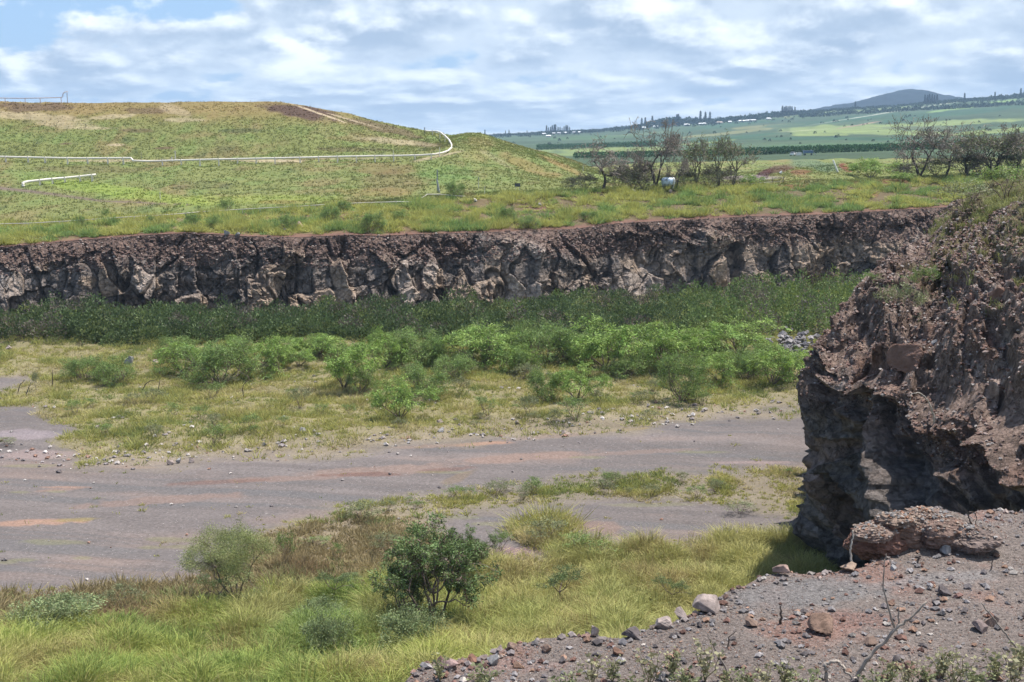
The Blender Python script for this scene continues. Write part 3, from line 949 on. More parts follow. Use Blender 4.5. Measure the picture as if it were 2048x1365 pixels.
nd = (f1 * 1.05 + f2 * 0.55) * (1 - 0.85 * rub) + f3 * 0.12 + f4 * (0.03 + 0.03 * rub) + col_ * 0.9 * (1 - 0.5 * rub)
nd += rub * (0.35 * np.maximum(0.5 - e5 * 0, 0) * 0 + 0.45 * np.sqrt(np.clip(e5, 0, 1)) * (h5 > 0.6) + 0.55 * fbm(U / 2.4, Wd / 2.4, 222, 5) + 0.18 * fbm(U / 0.9, Wd / 0.9, 223, 4))
nd += fbm(U / 0.35, Wd / 0.35, 226, 3) * 0.05
nd -= 0.30 * (1 - sstep(e1, 0, 0.05)) * (1 - rub) + 0.16 * (1 - sstep(e2, 0, 0.07)) * (1 - rub)
rid = fbm((U + 0.30 * Wd) / 3.2, Wd / 7, 228, 2)
sup = 1 - 0.55 * isS * sstep(Wd - zl, 1.0, 6.0)
nd += (1.5 * rid - 0.1) * sup
cre = np.abs(fbm((U + 0.25 * Wd) / 2.1, Wd / 9, 229, 2))
nd -= 0.65 * (1 - sstep(cre, 0.0, 0.10)) * sup * (1 - 0.8 * isS)
nd += rub * (f1 * 0.35 + f2 * 0.38) * sup
# grooves running down the slope
gro = fbm(U / 2.6, Wd / 14, 224, 2)
nd += np.where(isS > 0, 0, gro * 0.3)
for _ in range(2):
    nd = (np.roll(nd, 1, 0) + 2 * nd + np.roll(nd, -1, 0)) / 4
    nd = (np.roll(nd, 1, 1) + 2 * nd + np.roll(nd, -1, 1)) / 4
nd += fbm(U / 0.22, Wd / 0.22, 227, 3) * 0.05
nd *= np.clip(1 - (Wd - zl - 16) / 10, 0.35, 1)
nxy = np.where(isS[..., None] > 0, -ind[None, :, :] * 0.62, NRM[None, :, :])
nz_ = np.where(isS > 0, 0.78, 0.0)
blend = np.clip(sstep(Wd - zl, -1.2, 1.4), 0, 1)
ox = NRM[:, 0][None, :] * (1 - blend) + (-ind[:, 0][None, :] * 0.62) * blend
oy = NRM[:, 1][None, :] * (1 - blend) + (-ind[:, 1][None, :] * 0.62) * blend
oz = 0.78 * blend
BUT = np.stack([BX + ox * nd, BY + oy * nd, BZ + oz * nd], -1)
BPX, BPY = proj(BUT)
# bring the outline of the nose to its surveyed shape, row by row (whole rows move, detail stays)
mn = BPX[:NW].argmin(1)
mpx = BPX[np.arange(NW), mn]
mpy = BPY[np.arange(NW), mn]
tg = interp(mpy, [(600, 1650), (660, 1640), (700, 1615), (770, 1590), (820, 1600), (870, 1618), (930, 1606), (1000, 1604), (1060, 1575), (1110, 1552), (1150, 1535), (1250, 1500), (1500, 1470)])
sh = (tg - mpx) * BUT[np.arange(NW), mn, 1] / F
sh = np.convolve(np.pad(sh, 9, mode='edge'), np.hanning(19) / np.hanning(19).sum(), 'valid')
sh = np.clip(sh, -3.5, 3.5) * sstep(np.arange(NW), NW + 1, NW - 12)
unose = su[int(np.median(mn))]
wgt = np.exp(-(np.where(su > unose, su - unose, 0) / 7.0) ** 2) * np.exp(-(np.where(su < unose, unose - su, 0) / 14.0) ** 2)
BUT[:NW, :, 0] += sh[:, None] * wgt[None, :]
TOPT = [(1560, 760), (1640, 664), (1665, 632), (1700, 588), (1760, 520), (1800, 494), (1860, 464), (1885, 424), (1905, 405), (1960, 380), (2048, 342), (2200, 300), (2600, 270)]
bins = np.arange(1560, 2700, 6.0)
for _ in range(4):
    BPX, BPY = proj(BUT)
    bi = np.clip(((BPX - 1560) / 6).astype(int), 0, len(bins) - 1)
    mpy_ = np.full(len(bins), 9e9)
    np.minimum.at(mpy_, bi.ravel(), BPY.ravel())
    order = np.full(len(bins), 16.0)
    dist = np.full(len(bins), 62.0)
    hitm = BPY <= mpy_[bi] + 0.01
    order[bi[hitm]] = BUT[..., 2][hitm]
    dist[bi[hitm]] = BUT[..., 1][hitm]
    dzb = (mpy_ - interp(bins + 3, TOPT)) * dist / F          # negative lowers the top
    dzb = np.where(mpy_ > 8e9, 0, dzb)
    dzb = np.where(bins < 1660, np.minimum(dzb, 0), dzb)
    dzb = np.clip(dzb, -9, 2.5)
    k_ = np.hanning(15) / np.hanning(15).sum()
    dzb = np.convolve(np.pad(dzb, 7, mode='edge'), k_, 'valid')
    ztp = np.convolve(np.pad(order, 7, mode='edge'), k_, 'valid')
    dz = np.interp(BPX, bins + 3, dzb)
    zt_ = np.maximum(np.interp(BPX, bins + 3, ztp), 12.5)
    BUT[..., 2] += dz * np.clip((BUT[..., 2] - 9.0) / (zt_ - 9.0), 0, 1)
BPX, BPY = proj(BUT)
grk = np.array((0.205, 0.178, 0.165))
brk_ = np.array((0.215, 0.155, 0.128))
red = np.array((0.190, 0.112, 0.085))
C = grk * (0.72 + 0.5 * h3[..., None]) * (0.65 + 0.7 * h2[..., None]) * (1 + 0.3 * fbm(U / 1.5, Wd / 1.5, 230, 4)[..., None])
k = sstep(h2[..., None], 0.72, 0.85)
C = C * (1 - 0.6 * k) + np.array((0.33, 0.295, 0.275)) * 0.6 * k
k = sstep(h1[..., None] * 0.5 + h2[..., None] * 0.5, 0.62, 0.8) * 0.5
C = C * (1 - k) + np.array((0.22, 0.13, 0.11)) * k
rb = sstep(Wd + 2.2 * fbm(U / 4, Wd / 4, 231, 3) - zl, -5.5, -1.0)[..., None]
bb = brk_ * (0.7 + 0.6 * h4[..., None]) * (1 + 0.3 * fbm(U / 2, Wd / 2, 233, 3)[..., None])
bb = bb + (h3[..., None] > 0.86) * np.array((0.10, 0.09, 0.085))
C = C * (1 - rb) + bb * rb
k = sstep(fbm(U / 3, Wd / 3, 234, 3)[..., None], 0.15, 0.5) * rb * 0.7
C = C * (1 - k) + red * (0.8 + 0.4 * h4[..., None]) * k
# (dry grass earth on the upper slope)
gs = sstep(Wd - zl + 2.5 * fbm(U / 3, Wd / 3, 236, 4), 7.5, 13.0)[..., None] * 0.6
C = C * (1 - gs) + np.array((0.20, 0.19, 0.085)) * gs
o = mk('cliff', BUT.reshape(-1, 3), grid_faces(*BX.shape), M_rockn, C.reshape(-1, 3))
tag(o, kind='structure')

# ------------------------------------------------------------------ ledge in the near right corner
ZL = 19.0
edge = [(-900, 2600), (-200, 2100), (300, 1800), (600, 1520), (700, 1430), (802, 1365), (837, 1334), (871, 1319), (919, 1308), (967, 1310), (994, 1298), (1025, 1286), (1093, 1269), (1178, 1267), (1247, 1267),
        (1308, 1245), (1349, 1228), (1382, 1218), (1416, 1201), (1485, 1163), (1532, 1144), (1587, 1136), (1673, 1136), (1710, 1129), (1772, 1100), (1850, 1066), (1912, 1028), (1960, 1014), (2048, 1018), (2200, 1020), (3000, 1030)]
EP = np.array([on_plane(px, py, ZL) for px, py in edge])
ea, eY = EP[:, 0] / EP[:, 1], EP[:, 1]
al = np.linspace(-0.9, 0.9, 1300)
eYl = np.interp(al, ea, eY) + fbm(al * 60, al * 0, 301, 4) * 0.12
NL, ND = 420, 90
fr = np.linspace(0, 1, NL)[:, None]
Ynear = np.full_like(al, 2.0)
YL_ = Ynear[None, :] + (np.maximum(eYl, 2.2) - Ynear)[None, :] * fr
XL_ = YL_ * al[None, :]


OUTC = on_plane(1870, 1075, ZL)


def zl_at(x, y):
    return ZL + 0.42 * np.exp(-((x - OUTC[0]) / 0.9) ** 2 - ((y - OUTC[1] - 0.2) / 0.6) ** 2) + fbm(x / 3.0, y / 3.0, 305, 4) * 0.07 + fbm(x / 0.5, y / 0.5, 306, 4) * 0.04


ZZ = zl_at(XL_, YL_)
dtop = (np.maximum(eYl, 2.2)[None, :] - YL_)
ZZ = ZZ - 0.05 * np.exp(-dtop / 0.15)
fd = np.linspace(0, 1, ND + 1)[1:, None]
YD = np.maximum(eYl, 2.2)[None, :] + 6.5 * fd ** 1.5 + 0.05
XD = YD * al[None, :]
ZD = ZZ[-1][None, :] - 17.5 * fd ** 0.8
rr = fbm(XD / 1.2, ZD / 1.2, 311, 5)
YD = YD + rr * 0.5 * sstep(fd, 0, 0.1)
LEDGE = np.concatenate([np.stack([XL_, YL_, ZZ], -1), np.stack([XD, YD, ZD], -1)], 0)
LPX, LPY = proj(LEDGE)
x, y = LEDGE[..., 0], LEDGE[..., 1]
n = fbm(x / 1.2, y / 1.2, 320, 5)[..., None]
C = np.array((0.168, 0.138, 0.124)) * (1 + 0.2 * n)
k = sstep(n, 0.1, 0.45) * 0.6
C = C * (1 - k) + np.array((0.215, 0.115, 0.09)) * k
C = paint(C, LPX, LPY, [(1620, 1185, 170, 34, -4, (0.155, 0.147, 0.146), .8), (1880, 1160, 140, 14, -5, (0.21, 0.20, 0.20), .6), (1700, 1240, 120, 22, 0, (0.21, 0.11, 0.09), .5), (1000, 1330, 160, 16, 0, (0.23, 0.155, 0.14), .6)], seed=330)
o = mk('ledge', LEDGE.reshape(-1, 3), grid_faces(NL + ND, len(al)), M_ledge, C.reshape(-1, 3))
tag(o, kind='structure')


def hit_ledge(px, py):
    z = ZL
    for _ in range(12):
        p = on_plane(px, py, z)
        z = float(zl_at(p[0], p[1]))
    ye = float(np.interp(p[0] / p[1], al, eYl)) - 0.12
    if p[1] > ye:
        p = p * (ye / p[1])
    p[2] = float(zl_at(p[0], p[1]))
    return p


def pick(px, py, G, PXg, PYg):
    """nearest surface vertex of a grid seen close to a picture position"""
    r = 1.5
    fx, fy = PXg.ravel(), PYg.ravel()
    Gf = G.reshape(-1, 3)
    while True:
        m = (np.abs(fx - px) < r) & (np.abs(fy - py) < r)
        if m.any():
            idx = np.nonzero(m)[0]
            return Gf[idx[np.argmin(Gf[idx, 1])]].copy()
        r *= 1.7


HPX, HPY = proj(HILL)


def hill_at(px, py):
    return pick(px, py, HILL, HPX, HPY)


def far_at(px, Yd):
    """ground of the distant slope at a bearing and distance"""
    a_ = at(px, 270, Yd)
    a0 = a_[0] / Yd
    j = int(np.argmin(np.abs(aF - a0)))
    z = float(np.interp(Yd, FAR[:, j, 1], FAR[:, j, 2]))
    return np.array([a0 * Yd, Yd, z])


def far_pick(px, py):
    return pick(px, py, FAR, FPX, FPY)


# ------------------------------------------------------------------ grass
def blades(P, h, wd, lean, col, seg=2, tipcol=1.25, seed=0):
    """P (n,3), per-blade height/width/lean; curved blades"""
    r = np.random.RandomState(seed)
    n = len(P)
    th = r.uniform(0, 2 * pi, n)
    ph = r.uniform(0, 2 * pi, n)
    side = np.stack([np.cos(ph), np.sin(ph), np.zeros(n)], -1) * (wd / 2)[:, None]
    dr = np.stack([np.cos(th), np.sin(th), np.zeros(n)], -1) * (lean * h)[:, None]
    up = np.array([0, 0, 1.0])
    if seg == 1:
        V = np.stack([P - side, P + side, P + dr + up * h[:, None]], 1)
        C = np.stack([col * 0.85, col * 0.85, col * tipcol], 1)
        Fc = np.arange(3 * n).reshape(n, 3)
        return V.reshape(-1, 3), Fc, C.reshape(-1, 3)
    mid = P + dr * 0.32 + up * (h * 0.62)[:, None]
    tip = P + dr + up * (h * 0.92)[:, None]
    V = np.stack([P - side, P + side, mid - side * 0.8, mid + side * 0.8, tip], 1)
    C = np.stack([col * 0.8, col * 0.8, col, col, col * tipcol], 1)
    b = np.arange(n)[:, None] * 5
    Fc = np.concatenate([b + np.array([[0, 1, 3]]), b + np.array([[0, 3, 2]]), b + np.array([[2, 3, 4]])])
    return V.reshape(-1, 3), Fc, C.reshape(-1, 3)


def tufts(P, nb, h, spread, wd, lean, col, seg, seed, cvar=0.25):
    """every tuft in P becomes nb blades"""
    r = np.random.RandomState(seed)
    n = len(P)
    B = np.repeat(P, nb, 0)
    sp2 = np.repeat(spread, nb)
    off = r.normal(0, 1, (len(B), 2)) * sp2[:, None] * 0.5
    B = B.copy()
    B[:, :2] += off
    B[:, 2] -= 0.02
    hh_ = np.repeat(h, nb) * r.uniform(0.55, 1.1, len(B))
    ww = np.full(len(B), wd) * r.uniform(0.7, 1.3, len(B)) if np.isscalar(wd) else np.repeat(wd, nb)
    ll = lean * r.uniform(0.3, 1.3, len(B))
    cc = np.repeat(col, nb, 0) * (1 + cvar * r.uniform(-1, 1, (len(B), 1)))
    return blades(B, hh_, ww, ll, cc, seg, seed=seed + 1)


def clumps(P, nb, R, h, wd, col, seed, seg=1, cvar=0.25, outl=0.7, tip=1.25):
    """rounded bunches: blades fan out from each centre and get shorter towards the rim"""
    r = np.random.RandomState(seed)
    n = len(P) * nb
    rad = np.sqrt(r.uniform(0, 1, n)) * 1.0
    an = r.uniform(0, 2 * pi, n)
    RR = np.repeat(R, nb)
    B = np.repeat(P, nb, 0).copy()
    dx, dy = np.cos(an), np.sin(an)
    B[:, 0] += dx * rad * RR * 0.6
    B[:, 1] += dy * rad * RR * 0.6
    B[:, 2] -= 0.03
    hh_ = np.repeat(h, nb) * (1 - 0.45 * rad ** 2) * r.uniform(0.7, 1.1, n)
    ph = r.uniform(0, 2 * pi, n)
    w_ = wd * r.uniform(0.7, 1.3, n)
    side = np.stack([np.cos(ph), np.sin(ph), np.zeros(n)], -1) * (w_ / 2)[:, None]
    ln = RR * outl * (0.25 + rad) * r.uniform(0.4, 1.2, n)
    j = r.normal(0, 0.35, (2, n))
    dr = np.stack([(dx + j[0]) * ln, (dy + j[1]) * ln, np.zeros(n)], -1)
    up = np.array([0, 0, 1.0])
    cc = np.repeat(col, nb, 0) * (1 + cvar * r.uniform(-1, 1, (n, 1)))
    if seg == 1:
        V = np.stack([B - side, B + side, B + dr + up * hh_[:, None]], 1)
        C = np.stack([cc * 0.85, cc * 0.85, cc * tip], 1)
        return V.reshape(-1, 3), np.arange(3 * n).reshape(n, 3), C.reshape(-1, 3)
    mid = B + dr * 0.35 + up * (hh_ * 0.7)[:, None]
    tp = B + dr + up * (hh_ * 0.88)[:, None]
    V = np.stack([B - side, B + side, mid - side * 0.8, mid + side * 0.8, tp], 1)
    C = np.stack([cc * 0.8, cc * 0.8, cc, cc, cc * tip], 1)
    b = np.arange(n)[:, None] * 5
    Fc = np.concatenate([b + np.array([[0, 1, 3]]), b + np.array([[0, 3, 2]]), b + np.array([[2, 3, 4]])])
    return V.reshape(-1, 3), Fc, C.reshape(-1, 3)


def join(*parts):
    Vs, Fs, Cs, n = [], [], [], 0
    for V, Fc, C in parts:
        Vs.append(V)
        Fs.append(Fc + n)
        Cs.append(C)
        n += len(V)
    return np.concatenate(Vs), np.concatenate(Fs), np.concatenate(Cs)


def sample_grid(G, n, seed, r0=0, r1=None, c0=0, c1=None):
    r = np.random.RandomState(seed)
    R, Cn = G.shape[:2]
    r1 = (r1 or R) - 1
    c1 = (c1 or Cn) - 1
    rr_ = r.uniform(r0, r1 - 1e-3, n)
    cc_ = r.uniform(c0, c1 - 1e-3, n)
    i, j = rr_.astype(int), cc_.astype(int)
    fi, fj = (rr_ - i)[:, None], (cc_ - j)[:, None]
    return (G[i, j] * (1 - fi) + G[i + 1, j] * fi) * (1 - fj) + (G[i, j + 1] * (1 - fi) + G[i + 1, j + 1] * fi) * fj


def in_view(P, mx=60, my=60):
    PX, PY = proj(P)
    return (PX > -mx) & (PX < 2048 + mx) & (PY > -my) & (PY < 1365 + my)


# -- short yellow meadow grass
P = sample_grid(FLOOR, 560000, 401)
P = P[in_view(P, 150, 20)]
PX, PY, me_, st, br, ta, cl = masks(P)
r = np.random.RandomState(402)
lowedge = interp(PX, [(-900, 800), (130, 935), (600, 905), (950, 880), (1300, 845), (1700, 815)])
patch = fbm(P[:, 0] / 2.2, P[:, 1] / 2.2, 405, 4)
dm = me_ * (0.10 + 0.65 * sstep(lowedge - PY, 0, 90)) * (0.45 + 0.9 * sstep(patch, -0.35, 0.3))
dm = np.maximum(dm, st * 0.60 * (0.30 + 1.2 * sstep(patch, -0.15, 0.35)))
dm = np.maximum(dm, br * 0.55)
dm = np.maximum(dm, cl * 0.9)
dm = dm * (1 - ta)
free = np.clip(1 - me_ - st - br - ta, 0, 1)
dm = np.maximum(dm, free * 0.018 * sstep(patch, 0.15, 0.5) * (PY > 700))
keep = r.uniform(0, 1, len(P)) < dm * 0.78
P, br_, st_, cl_, patch, PX, PY, me2 = P[keep], br[keep] > .3, st[keep] > .3, cl[keep] > .3, patch[keep], PX[keep], PY[keep], me_[keep] > .3
hue = fbm(P[:, 0] / 4, P[:, 1] / 4, 407, 4)[:, None] + r.normal(0, 0.22, (len(P), 1))
ca = np.array((0.37, 0.355, 0.115))
cb = np.array((0.21, 0.245, 0.085))
cs = np.array((0.46, 0.39, 0.21))
col = ca + (cb - ca) * sstep(hue, 0.05, 0.5) + (cs - ca) * sstep(-hue, 0.15, 0.55)
col = np.where(br_[:, None], np.array((0.29, 0.235, 0.125)) + (hue > 0.3) * np.array((-0.06, 0.03, -0.02)), col)
kk = (np.exp(-(((PX - 260) / 150) ** 2 + ((PY - 1238) / 20) ** 2)) + np.exp(-(((PX - 620) / 60) ** 2 + ((PY - 1150) / 18) ** 2)))[:, None]
col = col * (1 - 0.8 * kk) + np.array((0.22, 0.135, 0.085)) * 0.8 * kk
hgt = r.uniform(0.22, 0.50, len(P)) * (1 + 0.7 * (patch > 0.1)) * np.where(st_, 0.62, 1) * np.where(br_, 1.25, 1) * np.where(me2, 1.0, np.where(st_ | br_ | cl_, 1, 0.4))
hgt = hgt * np.where(cl_, 2.2, 1)
big = (r.uniform(0, 1, len(P)) < 0.35)
rad_ = hgt * r.uniform(0.7, 1.2, len(P))
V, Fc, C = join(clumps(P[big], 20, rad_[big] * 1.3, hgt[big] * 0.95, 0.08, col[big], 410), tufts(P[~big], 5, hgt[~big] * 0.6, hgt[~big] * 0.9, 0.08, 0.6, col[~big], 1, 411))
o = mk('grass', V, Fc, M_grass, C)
tag(o, 'short yellow-green grass in tufts over the quarry floor', 'grass', kind='stuff')
print('meadow', len(Fc))

# -- tall guinea grass in front
P = sample_grid(FLOOR, 240000, 421, 0, 330)
P = P[in_view(P, 150, 500)]
PX, PY, me_, st, br, ta, cl = masks(P)
k = ta > np.random.RandomState(420).uniform(0.05, 0.95, len(P))
P, PX, PY = P[k], PX[k], PY[k]
r = np.random.RandomState(422)
clump = fbm(P[:, 0] / 1.6, P[:, 1] / 1.6, 425, 4)
keep = r.uniform(0, 1, len(P)) < 0.06 + 0.46 * sstep(clump, -0.2, 0.3)
P, PX, PY, clump = P[keep], PX[keep], PY[keep], clump[keep]
hue = fbm(P[:, 0] / 3, P[:, 1] / 3, 427, 4)[:, None] + r.normal(0, 0.15, (len(P), 1))
g1 = np.array((0.345, 0.375, 0.100))
g2 = np.array((0.44, 0.405, 0.165))
g3 = np.array((0.25, 0.33, 0.090))
g4 = np.array((0.36, 0.27, 0.13))
col = g1 + (g2 - g1) * sstep(hue, 0.0, 0.35) + (g3 - g1) * sstep(-hue, 0.05, 0.4)
rightk = sstep(PX, 800, 1150)[:, None] * 0.6
col = col * (1 - rightk) + g2 * rightk
dk = sstep(fbm(P[:, 0] / 1.3, P[:, 1] / 1.3, 429, 4)[:, None], 0.14, 0.36)
col = col * (1 - dk * 0.7) + g4 * dk * 0.7
kk = np.exp(-(((PX - 660) / 110) ** 2 + ((PY - 1270) / 60) ** 2))[:, None] * 0.75
col = col * (1 - kk) + np.array((0.10, 0.20, 0.05)) * kk
hgt = r.uniform(0.40, 1.15, len(P)) * (1 + 0.6 * sstep(clump, -0.1, 0.5))
big = (r.uniform(0, 1, len(P)) < 0.22)
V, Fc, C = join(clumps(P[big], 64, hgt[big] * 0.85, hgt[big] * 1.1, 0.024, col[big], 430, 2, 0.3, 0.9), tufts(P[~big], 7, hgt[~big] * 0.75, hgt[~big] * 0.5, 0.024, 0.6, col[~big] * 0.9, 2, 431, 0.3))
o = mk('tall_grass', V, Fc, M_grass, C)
tag(o, 'tall bright green and straw coloured grass in the near foreground', 'grass', kind='stuff')
print('tall', len(Fc))

# -- hillside grass
P = sample_grid(HILL, 700000, 441, 8, 425)
P = P[in_view(P, 80, 40)]
PX, PY = proj(P)
r = np.random.RandomState(442)
C0 = hill_colour(P, PX, PY)
fence = interp(PX, [(-900, 460), (0, 450), (300, 434), (500, 424), (700, 412), (850, 402), (950, 396), (1100, 385), (1600, 372), (2200, 345)])
berm = PY > fence + 1
tuft = fbm(P[:, 0] / 1.5, P[:, 1] / 1.8, 445, 4)
brightness = C0.sum(1)
bare = (C0[:, 0] > C0[:, 1] * 1.15)
dn = np.where(berm, 0.02 + 0.85 * sstep(tuft, -0.28, 0.1), 0.36) * np.where(bare, 0.25, 1)
keep = r.uniform(0, 1, len(P)) < dn * 0.55
P, C0, berm, tuft, PX, PY = P[keep], C0[keep], berm[keep], tuft[keep], PX[keep], PY[keep]
hue = fbm(P[:, 0] / 5, P[:, 1] / 5, 447, 4)[:, None] + r.normal(0, 0.2, (len(P), 1))
bc = np.array((0.40, 0.40, 0.125)) + (np.array((0.21, 0.30, 0.10)) - np.array((0.40, 0.40, 0.125))) * sstep(hue + sstep(PX, 900, 1200)[:, None] * 0.18, 0.0, 0.4)
col = np.where(berm[:, None], bc, (C0 * 1.18 + np.array((0.022, 0.018, 0.006))) * (1 + 0.08 * r.normal(0, 1, (len(P), 1))))
hgt = np.where(berm, r.uniform(0.3, 0.7, len(P)) * (1 + 1.2 * sstep(tuft, 0.0, 0.35)), r.uniform(0.15, 0.42, len(P)))
rgt = sstep(PX, 750, 1150)
big = berm & (r.uniform(0, 1, len(P)) < 0.17 - 0.03 * rgt)
sm = (~berm) | (r.uniform(0, 1, len(P)) < 0.28 - 0.18 * rgt)
sm &= ~big
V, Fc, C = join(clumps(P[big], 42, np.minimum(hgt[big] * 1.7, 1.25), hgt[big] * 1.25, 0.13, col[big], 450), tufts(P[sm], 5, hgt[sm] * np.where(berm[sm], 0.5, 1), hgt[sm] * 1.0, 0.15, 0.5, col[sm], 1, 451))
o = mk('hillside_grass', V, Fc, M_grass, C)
tag(o, 'green and rusty grass covering the hillside above the cliff', 'grass', kind='stuff')
print('hill', len(Fc))

# -- grass on the right-hand slope and along the rim of the near cliff
P = sample_grid(BUT, 60000, 461, NW + 40, NW + NS)
P = P[in_view(P, 100, 60)]
PX, PY = proj(P)
r = np.random.RandomState(462)
gd = sstep(PX * 0.62 - PY, 1180 - 420, 1180 - 250) * 0.7
band = np.exp(-((PY - (345 + (2048 - PX) * 0.55)) / 40.0) ** 2) * (PX > 1860)
for (a_, b_, c_, d_, s_) in [(1905, 560, 45, 28, .9), (1850, 630, 26, 40, .0), (1960, 500, 60, 30, .6), (2020, 560, 50, 25, .4), (2010, 430, 70, 40, .7), (1990, 620, 25, 20, .5), (2030, 470, 60, 60, .6), (1960, 430, 60, 26, .8)]:
    band = np.maximum(band, s_ * np.exp(-(((PX - a_) / c_) ** 2 + ((PY - b_) / d_) ** 2)))
tf = fbm(P[:, 0] / 1.2, P[:, 1] / 1.2, 465, 4)
keep = r.uniform(0, 1, len(P)) < np.clip(band * (0.05 + 1.1 * sstep(tf, 0.0, 0.3)), 0, 1) * 0.42
P, tf = P[keep], tf[keep]
hue = fbm(P[:, 0] / 2, P[:, 1] / 2, 467, 3)[:, None] + r.normal(0, 0.2, (len(P), 1))
col = np.array((0.27, 0.28, 0.11)) + (np.array((0.36, 0.31, 0.18)) - np.array((0.27, 0.28, 0.11))) * sstep(hue, 0, .4)
hgt = r.uniform(0.2, 0.6, len(P))
V, Fc, C = tufts(P, 12, hgt, hgt * 0.5, 0.03, 0.6, col, 2, 470, 0.3)
o = mk('slope_grass', V, Fc, M_grass, C)
tag(o, 'loose green and straw grass on the rubble slope of the near cliff', 'grass', kind='stuff')


# ------------------------------------------------------------------ plants
def skeleton(seed, n0, height, spread, levels=4, splits=(2, 3), lratio=0.68, crook=0.28, rise=0.55, r0=0.10, droop=0.0, first=0.35, lean=0.5):
    """returns list of branch polylines (points, radii, level) and tips"""
    r = np.random.RandomState(seed)
    out, tips = [], []

    def grow(p, d, length, rad, lev):
        n = 4 if lev < 2 else 3
        pts = [p.copy()]
        q = p.copy()
        dd = d.copy()
        for i in range(n):
            dd = dd + r.normal(0, crook, 3) * (0.5 if lev == 0 else 1.0)
            dd[2] += (0.10 - droop * (lev >= 2)) * 0.5
            dd /= np.linalg.norm(dd)
            q = q + dd * length / n
            pts.append(q.copy())
        rr2 = np.linspace(rad, rad * 0.62, n + 1)
        out.append((np.array(pts), rr2, lev))
        if lev >= levels - 1:
            tips.append((q.copy(), dd.copy()))
            return
        k = r.randint(splits[0], splits[1] + 1)
        a0 = r.uniform(0, 2 * pi)
        for i in range(k):
            an = a0 + i * 2 * pi / k + r.uniform(-0.5, 0.5)
            sidev = np.array([cos(an), sin(an), 0.0])
            nd_ = dd * (0.75 if lev else rise) + sidev * spread * r.uniform(0.5, 1.1)
            nd_[2] += 0.15 * (1 - lev / levels)
            nd_ /= np.linalg.norm(nd_)
            start = pts[-1] if i < k - 1 or lev == 0 else pts[-2]
            grow(start, nd_, length * lratio * r.uniform(0.75, 1.2), rad * 0.60, lev + 1)

    for i in range(n0):
        an = 2 * pi * i / n0 + r.uniform(-0.5, 0.5)
        ln = lean if n0 > 1 else 0.12
        d = np.array([cos(an) * ln, sin(an) * ln, 1.0])
        d /= np.linalg.norm(d)
        grow(np.array([cos(an), sin(an), 0]) * 0.08 * (n0 > 1), d, height * first, r0 * r.uniform(0.8, 1.1), 0)
    return out, tips


def leaf_quads(Cn, size, aspect, seed, col, cvar=0.25, droop=0.3, dirs=None):
    """leaf-sized faces round the centres Cn (n,3)"""
    r = np.random.RandomState(seed)
    n = len(Cn)
    if dirs is None:
        d = r.normal(0, 1, (n, 3))
    else:
        d = dirs + r.normal(0, 0.35, (n, 3))
    d[:, 2] -= droop
    d /= np.linalg.norm(d, axis=1)[:, None]
    s_ = np.cross(d, r.normal(0, 1, (n, 3)))
    s_ /= np.linalg.norm(s_, axis=1)[:, None]
    L_ = (size * r.uniform(0.6, 1.3, n))[:, None]
    W_ = L_ * aspect
    V = np.stack([Cn, Cn + d * L_ * 0.5 + s_ * W_ * 0.5, Cn + d * L_, Cn + d * L_ * 0.5 - s_ * W_ * 0.5], 1)
    cc = col * (1 + cvar * r.uniform(-1, 1, (n, 1)))
    return V.reshape(-1, 3), np.arange(4 * n).reshape(n, 4), np.repeat(cc, 4, 0)


